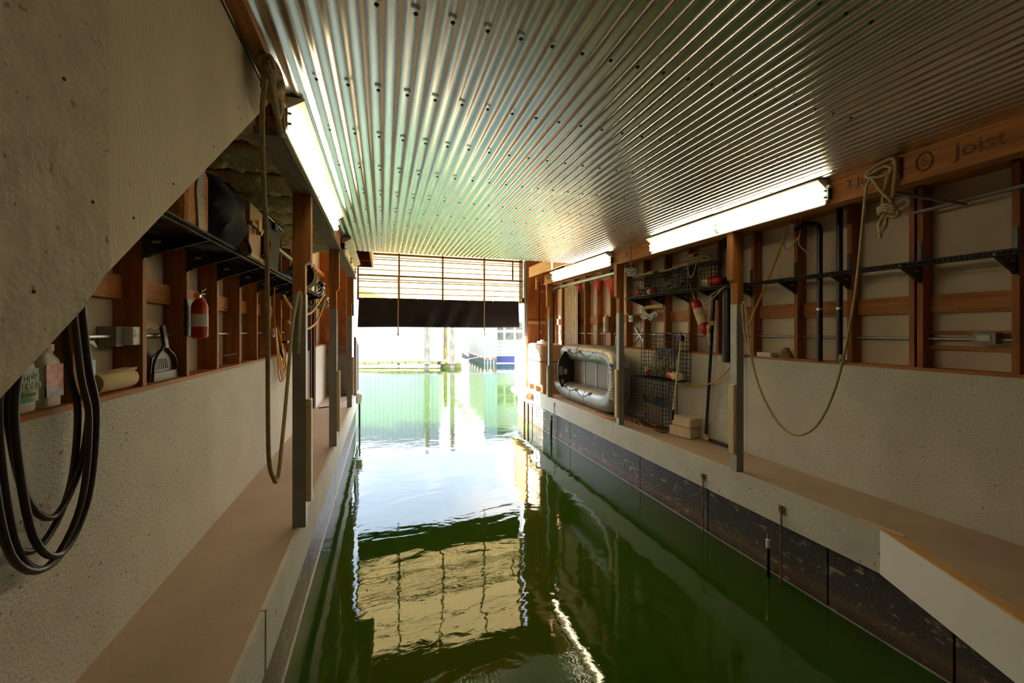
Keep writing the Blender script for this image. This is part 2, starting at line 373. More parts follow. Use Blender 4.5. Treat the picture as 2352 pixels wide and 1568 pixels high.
# floats
fl = struct('wall_float_left'); ys = [11.3, 8.9, 6.55, 4.3, 1.9, -1.6]
for i in range(5): MB().box(-1.5, EL-.045, ys[i+1]+.008, ys[i]-.008, -1.5, -.33).build('float_section', FLOAT, fl)
fr = struct('wall_float_right'); ys = [11.3, 9.62, 7.78, 5.32, 3.95, 2.55, 1.71, -1.6]
for i in range(7): MB().box(ER+.055, 4.7, ys[i+1]+.008, ys[i]-.008, -1.5, -.33).build('float_section', FLOAT, fr)
MB().box(ER+.10, 4.68, -1.6, 11.28, -1.5, -.34).build('float_core', BLACKP, fr)
MB().box(-1.48, EL-.10, -1.6, 11.28, -1.5, -.34).build('float_core', BLACKP, fl)
# wooden wale at waterline left (pale line)
MB().box(EL-.05, EL-.030, -1.0, 11.2, WZ-.005, WZ+.012).build('pale_wale', LGREY, fl)
MB().box(ER+.045, ER+.058, -1.0, 9.3, WZ-.005, WZ+.010).build('pale_wale', LGREY, fr)

# ================================================================== side walls
CZ = 2.93
def side_wall(name, xin, xout, studs, panels, blocks, top=3.65):
    sgn = 1 if xout > xin else -1
    W = struct(name)
    MB().box(xout, xout+sgn*.03, -1.6, 7.2, -.3, top).build('sheathing', SHEATH, W)
    MB().box(xout, xout+sgn*.03, 7.2, 10.9, -.3, 5.6).build('sheathing', SHEATH, W)
    for y in studs:
        MB().box(xin, xout, y-.02, y+.02, 0, CZ).build('stud', WOODV, W)
    for (y0, y1, z0, z1) in blocks:
        MB().box(xout-sgn*.045, xout-sgn*.002, y0, y1, z0, z1).build('blocking', WOODY, W)
    for (y0, y1, m) in panels:
        MB().box(xin-sgn*.012, xin, y0, y1, 0, 1.235).build('lower_panel', m, W)
        MB().box(xin-sgn*.014, xout, y0, y1, 1.235, 1.262).build('ledge', WOODY, W)
    MB().box(xin, xout, -1.6, 10.7, CZ-.08, CZ).build('top_plate', WOODY, W)
    return W
sl = [.70,1.25,1.80,2.347,2.895,3.44,3.985,4.54,5.10,5.64,6.20,6.78,7.35]
bl = []
for a, b in zip(sl[:-1], sl[1:]):
    bl.append((a+.02, b-.02, 1.77, 1.905))
WL = side_wall('wall_left', XL, -1.475, sl+[9.2], [(-1.6,7.9,PANEL),(9.05,10.66,PANEL)], bl)
sr = [.55,1.11,1.667,2.223,2.78,3.33,3.89,4.45,5.0,5.56,6.12,6.67,7.23,7.78,8.34,8.9,9.6,10.2]
br = []
for a, b in zip(sr[:-1], sr[1:]): br.append((a+.02, b-.02, 1.74, 1.90))
br += [(1.70,2.2,1.425,1.455),(1.70,2.2,1.56,1.585)]
WR = side_wall('wall_right', XR, 4.63, sr, [(-1.6,3.965,PANEL),(3.97,5.75,PANEL),(5.755,7.9,PANEL)], br)
MB().box(XR, 4.63, 2.262, 2.30, 1.262, CZ-.08).build('stud', WOODV, WR)
# framed niche right wall
MB().box(XR-.004, XR+.03, 5.60, 6.10, 1.97, 2.03).build('blocking', PALEWOOD, WR)

# back wall behind the camera
wb = struct('wall_back'); MB().box(-1.5, 4.65, -1.65, -1.6, -1.2, 3.65).build('sheathing', BROWNWOOD, wb)
# front wall
WF = struct('wall_front')
for (xa, xb) in ((-1.475, -.78), (3.86, 4.63)):
    MB().box(xa, xb, YF, YF+.02, 1.25, 5.6).build('plywood', PLY, WF)
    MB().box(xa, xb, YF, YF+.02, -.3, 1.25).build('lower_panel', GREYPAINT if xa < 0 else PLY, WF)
for z0, z1 in ((1.74,1.88),(1.21,1.32),(1.0,1.12)):
    MB().box(-1.33, -.80, YF-.04, YF, z0, z1).build('blocking', WOODX, WF)
MB().box(3.87, 4.49, YF-.04, YF, 1.76, 1.86).build('blocking', PALEWOOD, WF)
MB().box(-.78, 3.86, YF, YF+.04, 4.98, 5.6).build('header', PLY, WF)
MB().box(-.875, -.79, YF-.14, YF, 0, 3.4).build('door_jamb', GREYPAINT, WF)
MB().box(-.79, -.70, YF-.05, YF+.06, 1.95, 3.55).build('door_jamb', BROWNWOOD, WF)
MB().box(3.80, 3.86, YF-.10, YF+.05, 0, 3.55).build('door_jamb', LGREY, WF)
# side wings outside the opening with slanted tops
for sx, nm in ((-1, 'left'), (1, 'right')):
    x0 = -.655 if sx < 0 else 3.79
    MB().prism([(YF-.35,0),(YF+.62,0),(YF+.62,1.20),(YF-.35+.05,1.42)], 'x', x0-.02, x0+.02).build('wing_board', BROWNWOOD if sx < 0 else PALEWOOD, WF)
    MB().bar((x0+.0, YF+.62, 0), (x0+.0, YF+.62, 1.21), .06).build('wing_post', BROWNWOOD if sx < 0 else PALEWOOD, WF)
MB().box(-.89, -.86, YF+.02, YF+1.55, -.5, 2.75).build('unseen_outer_return', EXTWHITE, WF)  # added wing out of view, sized to shade the door's lower left
MB().box(4.60, 4.63, YF+.02, YF+.3, -.5, 3.65).build('unseen_outer_return', EXTWHITE, WF)

# ================================================================== ceiling
CE = struct('ceiling')
def corr(x0, x1, y0, y1, z, amp=.0048, pitch=.0775, dz=0, ny=10):
    b = MB(); b.smooth = True; n = int((x1-x0)/pitch*12); 
    for j in range(ny+1):
        y = y0+(y1-y0)*j/ny
        for i in range(n+1):
            x = x0+(x1-x0)*i/n
            b.v.append((x, y, z+dz+amp*cos(2*pi*(x+.025)/pitch)+.0022*noise.noise(Vector((x*3.1, y*1.7, dz*50)))))
    for j in range(ny):
        for i in range(n): a = j*(n+1)+i; b.f.append((a, a+n+1, a+n+2, a+1))
    return b
corr(-.60, 3.80, -1.6, 3.60, 2.920, ny=30).build('corrugated_sheet', CEIL, CE)
corr(-.60, 3.80, 3.53, 7.17, 2.920, dz=.004, ny=22).build('corrugated_sheet', CEIL, CE)
MB().box(-1.5, 4.65, -1.6, 7.17, 3.02, 3.05).build('upper_deck', PLY, CE)
MB().box(3.86, 4.63, -1.6, 7.17, CZ, CZ+.02).build('soffit_board', PLY, CE)
MB().box(-1.5, 4.65, 7.15, 10.9, 5.6, 5.63).build('upper_deck', PLY, CE)
MB().box(-1.5, 4.65, 7.17, 7.19, 2.94, 5.6).build('bulkhead', PLY, CE)
# screws
rows = [1.15,1.705,2.31,2.865,3.45,4.08,4.62,5.2,5.78,6.36,6.94]
allp = [(-.025+.155*k, y) for y in rows for k in range(-3, 25)]
allp = [p for p in allp if -.45 < p[0] < 3.65]
allp.sort(key=lambda p: (p[0]*.3+p[1]*.95))
vis = [p for p in allp if p[0] < p[1]*1.65+.1]
near = vis[:100]; far = [p for p in vis[100:]]
def screw_mb(b, x, y): 
    return b.lathe([(.011,0),(.011,-.003),(.006,-.004),(.006,-.009),(.0,-.0095)], (x, y, 2.9115), seg=6)
s0 = None
for (x, y) in near:
    if s0 is None: s0 = screw_mb(MB(), 0, 0).build('screw', BLACKP, CE); s0.location = (x, y, 0)
    else:
        c = s0.copy(); COL.objects.link(c); c.parent = CE; c.location = (x, y, 0)
b = MB()
for (x, y) in far: screw_mb(b, x, y)
so = b.build('screw', BLACKP, CE); so['kind'] = 'stuff'
# edge beams with flanges
def beam(name, x0, x1, yn, yf, face, label, lower):
    o = thing(name, ((x0+x1)/2, (yn+yf)/2, 2.69), label, 'beam')
    s = 1 if face > (x0+x1)/2 else -1
    MB().box(x0+.01, x1-.01, yn, yf, 2.735, 2.90).build('web', WOODY, o)
    MB().box(x0-.0 , x1+.0, yn, yf, 2.69, 2.735).build('lower_flange', lower, o)
    MB().box(x0, x1, yn, yf, 2.90, 2.925).build('upper_flange', WOODY, o)
    return o
BL = beam('edge_beam', -.69, -.555, 2.56, 9.3, 0, 'long left edge beam with grey weathered underside, above the left walkway posts', GREYWOOD)
MB().box(-.69, -.52, -1.6, 2.555, 2.876, 2.925).build('near_length', WOODY, BL)
BR = beam('edge_beam', 3.735, 3.87, -1.6, 9.0, 0, 'long orange right edge beam with dark stamped lettering above the right walkway posts', WOODY)
text('Joist', .14, (3.742, 1.55, 2.815), FACE_NEGX, FADED, 'stamp_lettering', BR)
ring = [(3.742, 1.83+.045*cos(a), 2.815+.065*sin(a)) for a in [i*pi/12 for i in range(24)]]
MB().tube(ring, .006, 6, True).build('stamp_mark', FADED, BR)
text('5', .09, (3.742, 1.83, 2.815), FACE_NEGX, FADED, 'stamp_lettering', BR)
text('T.Joist', .10, (3.742, 2.22, 2.82), FACE_NEGX, ROCK, 'stamp_lettering', BR)
text('M', .09, (3.742, 5.55, 2.82), FACE_NEGX, FADED, 'stamp_lettering', BR)
text('MJ', .09, (3.742, 8.75, 2.82), FACE_NEGX, INK, 'stamp_lettering', BR)
MB().box(3.728, 3.736, 1.955, 1.965, 2.73, 2.90).build('joint_line', INK, BR)
# box soffits at the end of the ceiling
o = thing('soffit_box', (3.7, 8.4, 2.92), 'pale plywood box soffit at the far right end of the metal ceiling', 'soffit')
MB().box(3.53, 3.56, 7.22, 9.5, 2.93, 3.17).build('side_board', PALEWOOD, o)
MB().box(3.56, 3.9, 9.47, 9.5, 2.93, 3.17).build('end_board', PALEWOOD, o)
MB().box(3.53, 3.9, 7.22, 9.5, 3.17, 3.19).build('lid', PLY, o)
MB().box(3.56, 3.9, 8.2, 8.24, 2.95, 3.17).build('rib', WOODX, o)
o = thing('soffit_box', (-.4, 8.4, 2.92), 'dark brown box soffit at the far left end of the metal ceiling', 'soffit')
MB().box(-.24, -.205, 7.22, 9.43, 2.99, 3.34).build('side_board', PALEWOOD, o)
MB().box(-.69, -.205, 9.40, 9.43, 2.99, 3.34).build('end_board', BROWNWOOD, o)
MB().box(-.69, -.24, 9.385, 9.40, 3.12, 3.13).build('seam', PALEWOOD, o)
MB().box(-.69, -.205, 7.22, 9.43, 3.34, 3.36).build('lid', PLY, o)

# insulation and joists over the left walkway
JO = struct('ceiling')
ys_ = [2.60+.563*k for k in range(9)]
for y in ys_: MB().box(-1.475, -.69, y-.02, y+.02, CZ-.075, 3.02).build('joist', WOODX, JO)
for k in range(8):
    y0 = ys_[k]+.03; y1 = ys_[k+1]-.03; b = MB(); b.smooth = True; nx_, ny_ = 26, 22
    for j in range(ny_+1):
        for i in range(nx_+1):
            x = -1.47+.775*i/nx_; y = y0+(y1-y0)*j/ny_; v = j/ny_
            b.v.append((x, y, 2.935-.115*(max(0,sin(pi*v))**.45)+.06*noise.noise(Vector((x*9, y*13, k)))+.02*noise.noise(Vector((x*30, y*30, k)))))
    for j in range(ny_):
        for i in range(nx_): a = j*(nx_+1)+i; b.f.append((a, a+nx_+1, a+nx_+2, a+1))
    b.build('insulation_batt', INSUL, JO)

# ================================================================== posts
def post(x0, x1, y0, y1, jx0, jx1, label, rub, zr0, zr1):
    o = thing('support_post', ((x0+x1)/2, (y0+y1)/2, 0), label, 'post', 'support posts along both walkway edges')
    MB().box(x0, x1, y0, y1, 1.88, 2.69).build('upper_timber', WOODV, o)
    MB().box(x0-.001, x1+.001, y0-.001, y1+.001, 0, 1.88).build('painted_lower_length', GREYPAINT, o)
    s = 1 if jx1 > x1 else -1
    a = x1 if s > 0 else x0; bb = jx1 if s > 0 else jx0
    MB().prism([(a,2.12),(bb,2.155),(bb,2.69),(a,2.69)], 'y', y0+.002, y1-.002).build('packing_block', WOODV, o)
    fx = x1 if s > 0 else x0
    MB().box(fx+s*.001, fx+s*.005, y0+.004, y1-.004, .0, 1.88).build('pale_face_strip', LGREY, o)
    ya, yb = rub
    r = MB().box(fx+s*.004, fx+s*.045, ya, yb, zr0, zr1).build('rub_strip', CREAM, o, bevel=.006)
    for z in (zr0+.06, (zr0+zr1)/2, zr1-.06): MB().lathe([(.005,0),(.005,.004)], (fx+s*.02, ya-.001, z), (0,-1,0), 6).build('screw_head', BLACKP, r)
    return o
P_ = 'post'
post(-.69,-.60,3.57,3.66,-.69,-.558, 'nearest grey and brown post on the left walkway with the long rope hung on it', (3.575,3.65), .20, 1.03)
post(-.70,-.61,5.92,6.01,-.70,-.575, 'middle post of the left walkway, between the big near post and the doorway', (5.925,6.0), .20, 1.03)
post(-.71,-.62,8.84,8.93,-.71,-.585, 'farthest post of the left walkway, beside the water opening', (8.845,8.92), .25, 1.03)
post(3.77,3.86,3.46,3.55,3.715,3.86, 'nearest post of the right walkway with cream rub strip, by the sagging rope', (3.465,3.54), .20, .98)
post(3.765,3.855,5.79,5.88,3.715,3.855, 'middle post of the right walkway, in front of the bow of the silver dinghy', (5.795,5.87), .12, .93)
post(3.75,3.84,8.70,8.79,3.695,3.84, 'farthest post of the right walkway, in front of the wrapped tank', (8.705,8.78), .0, .75)

# ================================================================== stairway enclosure at the near left
ST = thing('stair_enclosure', (-.66, 1.2, 0), 'big cream plywood stair side panel with sloping lower edge at upper left', 'staircase')
def sz(y): return 1.499+.829*(y-.883)
MB().prism([(1.129,sz(1.129)),(2.535,2.868),(2.535,2.868),(1.129,2.868)], 'x', -.63, -.60).build('side_panel', STAIR, ST)
MB().prism([(-1.2,max(0,sz(-1.2))),(-.92,0),(1.05,sz(1.05)-.005),(1.135,sz(1.135)+.02),(1.135,2.868),(-1.2,2.868)], 'x', -.63, -.588).build('rough_panel', STAIRR, ST)
MB().prism([(-.90,.0),(2.50,2.838),(2.50,2.865),(-.93,.03)], 'x', -1.318, -.632).build('soffit', STAIR, ST)
for (y, dz) in ((1.25,.07),(1.08,.20),(1.45,.06),(1.75,.055),(2.05,.06),(2.3,.05),(2.02,.12),(.93,.12),(1.0,.48),(1.0,.75)):
    xx = -.5995 if y > 1.13 else -.5875
    MB().lathe([(.0035,0),(.003,.0015)], (xx, y, sz(y)+dz), (1,0,0), 8).build('nail_head', INK, ST)
b = MB().tube(smooth_path([(-.592,.7,2.872),(-.592,1.5,2.874),(-.592,2.0,2.868),(-.592,2.45,2.868),(-.595,2.545,2.855),(-.60,2.55,2.80)], 4), .006, 6)
tag(b.build('cable', BLACKP), 'thin dark cable running along the top edge of the stair panel', 'cable')

# ================================================================== overhead door
DR = struct('door_1')
X0, X1 = -.62, 3.78
zb, zt = 2.36, 3.55
# glazing: horizontal corrugation
def glaze(z0, z1, n):
    b = MB(); b.smooth = False
    h = (z1-z0)/n; prof = []
    for i in range(n):
        a = z0+i*h; prof += [(YF+.012, a), (YF+.012, a+h*.80), (YF+.026, a+h*.84), (YF+.026, a+h*.96)]
    prof.append((YF+.012, z1))
    for i in range(len(prof)-1):
        (ya, za), (yb, zb2) = prof[i], prof[i+1]
        b.quad([(X0,ya,za),(X1,ya,za),(X1,yb,zb2),(X0,yb,zb2)])
    return b
DFR = mat('brown_aluminium_frame', (.26,.17,.07), .45, metal=.3)
glaze(2.38, 2.97, 4).build('glazing', DOORM, DR); glaze(3.0, 3.52, 4).build('glazing', DOORM, DR); glaze(3.53, 4.24, 5).build('glazing', DOORM, DR); glaze(4.25, 4.96, 5).build('glazing', DOORM, DR)
DFR = mat('brown_aluminium_frame', (.26,.17,.07), .45, metal=.3)
for z in (2.53,2.68,2.825,3.13,3.26,3.39): MB().box(X0, X1, YF+.004, YF+.012, z-.011, z+.011).build('rib', mat('golden_rib', (.55,.38,.12), .5), DR)
for z0, z1 in ((2.355,2.385),(2.965,3.005),(3.51,3.56),(4.23,4.25),(4.95,4.99)):
    MB().box(X0, X1, YF-.015, YF+.035, z0, z1).build('rail', DFR, DR)
for x in (-.60, .395, 1.515, 2.655, 3.70, 3.76):
    MB().box(x-.022, x+.022, YF-.03, YF+.01, 2.36, 4.98).build('stile', DFR, DR)
MB().box(3.46, 3.50, YF-.03, YF+.01, 2.98, 3.53).build('stile', DFR, DR)
for z in (2.875, 3.44):
    MB().tube([(X0-.05,YF-.06,z),(X1+.02,YF-.06,z)], .013, 8).build('rod', GALV, DR)
    MB().tube([(X0-.05,YF-.05,z-.045),(X1+.02,YF-.05,z-.045)], .008, 8).build('rod', GALV, DR)
MB().box(3.74, 3.80, YF-.09, YF-.03, 2.36, 2.5).build('latch', BROWNWOOD, DR)
# tracks
MB().box(3.885, 3.905, YF-.11, YF-.05, 0, 3.5).build('track', GALV, DR); MB().box(3.86, 3.875, YF-.11, YF-.04, 0, 2.35).build('track', WHITEP, DR)
# curtain
b = MB(); b.smooth = True; nx_, nz_ = 90, 12
for j in range(nz_+1):
    for i in range(nx_+1):
        u = i/nx_; v = j/nz_
        x = -.575+4.20*u + (-.03 if u < .5 else .03)*v*(1 if i in (0, nx_) else 0)
        b.v.append((x, YF-.10+.022*sin(u*34+2.5*sin(v*2+u*9))*(.3+v)+.012*noise.noise(Vector((u*14, v*3, 0))), 2.40-.735*v+.006*sin(u*7)))
for j in range(nz_):
    for i in range(nx_): a = j*(nx_+1)+i; b.f.append((a, a+1, a+nx_+2, a+nx_+1))
cu = b.build('curtain', CURT); tag(cu, 'long black cloth curtain hung under the overhead door', 'curtain')
m_ = cu.modifiers.new('solid', 'SOLIDIFY'); m_.thickness = .004
for i in range(7): MB().lathe([(.014,0),(.014,.004)], (-.50+4.05*i/6, YF-.145, 2.375), (0,-1,0), 10).build('grommet', BRASS, cu)
MB().tube([(-.57,YF-.10,1.72),(3.62,YF-.10,1.72)], .006, 6).build('hem', CURT, cu)
for x, lab in ((.36, 'left of the two thin pull ropes hanging before the curtain'), (2.60, 'right of the two thin pull ropes hanging before the curtain')):
    r_ = rope([(x+.0,YF-.24,2.95),(x+.004,YF-.25,2.4),(x-.003,YF-.25,1.9),(x+.003,YF-.25,1.50)], .013, 5).build('pull_rope', ROPE)
    tag(r_, lab, 'rope')
    MB().lathe([(.0,-.05),(.02,-.045),(.02,.0),(.012,.02)], (x+.003, YF-.25, 1.50), seg=8).build('knot', ROPE, r_)

# ================================================================== fluorescent fixtures
def fixture(xf, s, y0, y1, zc, label, lit=True):
    o = thing('fluorescent_light', (xf, (y0+y1)/2, zc), label, 'light fixture', 'strip lights on the edge beams')
    h = .112
    prof = [(0,-.10),(.035,-.116),(.040,-.108),(.024,-.080),(.020,-.055),(.020,.030),(.125,.098),(.128,.106),(.120,.110),(0,.110)]
    poly = [(xf+s*p[0], zc+p[1]) for p in prof]
    if s < 0: poly = poly[::-1]
    R = REFL if lit else OLDREFL
    MB().prism(poly, 'y', y0+.03, y1-.03).build('reflector', R, o)
    MB().box(xf, xf+s*.03, y0, y1, zc-.06, zc+.06).build('channel', R, o)
    ym = (y0+y1)/2
    for (a, bb) in ((y0+.04, ym-.035), (ym+.035, y1-.04)):
        for dz in (-.050, .006):
            if lit: MB().tube([(xf+s*(.050 if dz<0 else .056),a,zc+dz),(xf+s*(.050 if dz<0 else .056),bb,zc+dz)], .0185, 12).build('tube', TUBEM, o)
    for y in (y0+.02, ym, y1-.02):
        c = MB().box(xf, xf+s*.045, y-.02, y+.02, zc-.075, zc+.030).build('lamp_holder', LGREY, o)
        for q0 in (-.057, .0): MB().box(xf+s*.045, xf+s*.062, y-.008, y+.008, zc+q0, zc+q0+.014).build('contact', LGREEN, c)
    return o
fixture(3.733, -1, 2.45, 4.90, 2.80, 'long lit strip light on the right beam, the nearer one')
fixture(3.733, -1, 5.93, 8.40, 2.80, 'lit strip light on the right beam, the farther one beside the doorway end')
fixture(-.553, 1, 2.50, 4.98, 2.80, 'lit strip light on the left beam below the knotted rope')
fixture(-.553, 1, 6.05, 8.45, 2.79, 'unlit chipped strip light on the left beam, farther from the camera', lit=False)

# ================================================================== wire shelves
def shelf(xw, s, y0, y1, z, depth, label, bracket_ys, group='wire shelves on the side walls'):
    o = thing('wire_shelf', (xw, (y0+y1)/2, z), label, 'shelf', group)
    xf = xw+s*depth
    b = MB()
    for k in range(5):
        x = xw+s*(.02+(depth-.02)*k/4); b.bar((x,y0,z-.006),(x,y1,z-.006), .007)
    n = int((y1-y0)/.032)
    for k in range(n+1):
        y = y0+(y1-y0)*k/n; b.box(xw, xf, y-.0018, y+.0018, z-.002, z+.002)
    b.build('wire_grid', BLACKW, o)
    b = MB()
    b.bar((xf,y0,z-.0),(xf,y1,z-.0), .006).bar((xf,y0,z-.035),(xf,y1,z-.035), .008)
    for k in range(n+1):
        y = y0+(y1-y0)*k/n; b.box(xf-.002, xf+.002, y-.0018, y+.0018, z-.035, z)
    b.build('front_lip', BLACKW, o)
    for y in bracket_ys:
        q = MB().prism([(xw,z-.01),(xf-s*.02,z-.012),(xf-s*.02,z-.03),(xw+s*.05,z-.13),(xw,z-.16)], 'y', y-.012, y+.012).build('bracket', BLACKP, o)
        MB().box(xw-s*.001, xw+s*.012, y-.014, y+.014, z-.16, z+.20).build('slotted_standard', BLACKP, o)
        MB().box(xw+s*.05, xw+s*.09, y-.014, y+.014, z-.065, z-.05).build('bracket_slot', LGREY, q)
    return o
shelf(XL, 1, 1.85, 8.0, 2.165, .345, 'long black wire shelf on the left wall loaded with gear', [2.34,2.88,3.43,3.98,4.54,5.10,5.64,6.20,6.78,7.35])
shelf(XR, -1, 3.72, 6.15, 2.165, .37, 'black wire shelf on the right wall carrying the crab traps', [3.90,4.45,5.0,5.57,6.1])
shelf(XR, -1, 1.25, 3.66, 2.160, .30, 'empty black wire shelf on the right wall, nearest the camera', [1.667,2.223,2.78,3.33])

# ================================================================== conduits, pipes
def pipe(name, pts, r, m, label, cat='pipe', seg=12, n=5, sm=True):
    o = MB().tube(smooth_path(pts, n) if sm else pts, r, seg).build(name, m); return tag(o, label, cat)
c = pipe('conduit', [(-1.42,1.9,1.557),(-1.42,7.4,1.557)], .012, GALV, 'thin pale metal conduit running through the left wall studs', 'conduit', sm=False)
c = pipe('conduit', [(4.57,1.7,1.515),(4.57,6.7,1.515)], .012, GALV, 'thin grey conduit through the right wall studs, the near length', 'conduit', sm=False)
c = pipe('conduit', [(4.55,6.74,1.515),(4.55,10.0,1.515)], .012, WHITEP, 'thin pale conduit behind the dinghy on the right wall', 'conduit', sm=False)
o = thing('outlet_box', (-1.38, 2.84, 1.5), 'grey metal outlet box with white cover on the left wall conduit', 'electrical box')
MB().box(-1.47, -1.39, 2.74, 2.81, 1.50, 1.61).build('box_body', GREYBOX, o); MB().box(-1.41, -1.345, 2.80, 2.875, 1.505, 1.61).build('cover', WHITEP, o, bevel=.006)
MB().box(-1.345, -1.343, 2.815, 2.855, 1.55, 1.59).build('sticker', LBLUE, o)
o = thing('outlet_box', (4.50, 1.84, 1.5), 'grey weatherproof outlet box on the right wall at far right', 'electrical box')
MB().box(4.50, 4.60, 1.77, 1.90, 1.48, 1.575).build('box_body', GREYBOX, o, bevel=.008)
MB().box(4.494, 4.502, 1.80, 1.875, 1.505, 1.55).build('cover', LGREY, o)
o = thing('outlet_box', (-1.40, 5.75, 1.5), 'small white outlet box on the left wall by the orange cord coil', 'electrical box')
MB().box(-1.42, -1.31, 5.66, 5.74, 1.50, 1.61).build('box_body', WHITEP, o); MB().box(-1.31, -1.305, 5.675, 5.725, 1.53, 1.58).build('socket', BLACKP, o)
o = thing('switch_box', (4.5, 6.5, 1.74), 'small grey switch box on right wall blocking above the crossed braces', 'electrical box')
MB().box(4.46, 4.58, 6.41, 6.53, 1.74, 1.87).build('box_body', GREYBOX, o); MB().box(4.45, 4.46, 6.45, 6.53, 1.75, 1.865).build('cover', WHITEP, o)
MB().box(4.445, 4.45, 6.475, 6.50, 1.78, 1.83).build('switch', BLACKP, o)
pipe('conduit', [(4.57,6.46,1.74),(4.57,6.46,1.62),(4.57,6.40,1.55),(4.57,6.38,1.515)], .011, GALV, 'short bent conduit below the switch box on right wall', 'conduit')
o = thing('cross_brace', (4.6, 6.4, 1.3), 'crossed grey metal brace on the right wall behind the middle post', 'brace')
MB().bar((4.60,6.64,1.72),(4.60,6.16,1.28), .02,.03).build('strap', GALV, o); MB().bar((4.605,6.64,1.28),(4.605,6.16,1.74), .012,.02).build('strap', GALV, o)
# black stand pipes right
b = MB().tube(smooth_path([(4.42,3.02,1.262),(4.42,3.02,2.45),(4.42,3.02,2.66),(4.42,3.06,2.725),(4.36,3.14,2.735),(4.33,3.22,2.69)], 5), .027, 14)
o = tag(b.build('vent_pipe', BLACKP), 'black standpipe with hooked top on the right wall, left of the pair', 'pipe')
MB().tube([(4.42,3.02,1.80),(4.42,3.02,1.825)], .031, 14).build('clamp', GALV, o)
b = MB().tube([(4.45,2.845,1.262),(4.45,2.845,2.84)], .027, 14)
o = tag(b.build('vent_pipe', BLACKP), 'straight black standpipe on the right wall, right of the pair', 'pipe')
MB().tube([(4.45,2.845,1.80),(4.45,2.845,1.825)], .031, 14).build('clamp', GALV, o)
# tall black tube and darker pipes by the buoy
pipe('drain_tube', [(4.42,4.20,1.16),(4.42,4.20,2.85)], .075, BLACKP, 'wide black tube standing on the right wall ledge beside the red and white buoy', 'pipe', seg=18, sm=False)
o = thing('pvc_pipe', (4.45, 4.6, 0), 'tall black pipe with cream elbow standing on the right walkway', 'pipe')
MB().tube([(4.43,4.60,.05),(4.345,4.36,2.14)], .022, 12).build('riser', BLACKP, o)
MB().tube(smooth_path([(4.428,4.597,.10),(4.43,4.60,.035),(4.425,4.53,.035)], 4), .029, 12).build('elbow', CREAM, o)
MB().tube([(4.425,4.54,.03),(4.42,4.06,.03)], .021, 12).build('run', BLACKP, o)
MB().tube([(4.365,4.415,1.66),(4.362,4.408,1.72)], .027, 12).build('coupling', CREAM, o)
o = MB().tube([(4.30,4.44,1.52),(4.30,4.36,2.10)], .008, 8).build('rod', GALV); tag(o, 'thin metal rod hanging beside the black tube on the right wall', 'rod'); MB().box(4.285, 4.292, 4.40, 4.44, 1.50, 1.66).build('paper_tag', PAPER, o)
# grey drain pipe below the far right fixture
o = thing('drain_pipe', (4.1, 9.8, 1.27), 'dark drain pipe rising from the tank and running under the right beam', 'pipe')
MB().tube(smooth_path([(4.22,9.55,1.25),(4.22,9.55,2.50),(4.20,9.52,2.60),(4.15,9.3,2.63),(4.0,8.6,2.62)], 5), .045, 14).build('riser', BLACKP, o)
MB().tube([(4.0,8.6,2.62),(3.95,6.1,2.62)], .038, 14).build('run', GALV, o)
MB().tube([(4.22,9.55,1.33),(4.22,9.55,1.37)], .055, 14).build('collar', BLACKP, o)
# fire extinguishers
def extinguisher(c, axis, m, label, h=.26, r=.055, lab=WHITEP):
    x, y, z = c
    o = thing('fire_extinguisher', c, label, 'fire extinguisher')
    MB().lathe([(r*.7,0),(r,.012),(r,h*.80),(r*.86,h*.9),(r*.45,h),(r*.35,h+.03)], c, seg=22).build('cylinder', m, o)
    MB().lathe([(r+.001,h*.30),(r+.001,h*.62)], c, seg=22).build('label', lab, o)
    MB().tube([(x,y-.01,z+h+.02),(x,y+.02,z+h+.06),(x,y+.09,z+h+.085)], .009, 8).build('lever', BLACKP, o)
    MB().tube([(x,y-.01,z+h+.035),(x,y+.08,z+h+.045)], .008, 8).build('handle', BLACKP, o)
    MB().lathe([(.02,0),(.02,.03)], (x,y-.02,z+h+.02), (0,-1,0), 10).build('gauge', BRASS, o)
    MB().tube(smooth_path([(x,y+.02,z+h+.02),(x+axis*.01,y+.075,z+h-.02),(x,y+.08,z+h*.6),(x,y+.075,z+h*.4)], 4), .008, 8).build('hose', BLACKP, o)
    MB().box(x-axis*.07-.01, x-axis*.07+.01, y-.04, y+.04, z+.02, z+h).build('wall_bracket', BLACKP, o)
    return o
extinguisher((-1.27, 3.455, 1.53), 1, RED, 'red fire extinguisher with white label hung on a left wall stud', h=.285, r=.051)
extinguisher((4.44, 7.30, 1.53), -1, mat('silver_cylinder', (.62,.58,.50), .35, metal=.5), 'silver fire extinguisher on the right wall above the dinghy', h=.36, r=.065, lab=LGREY)

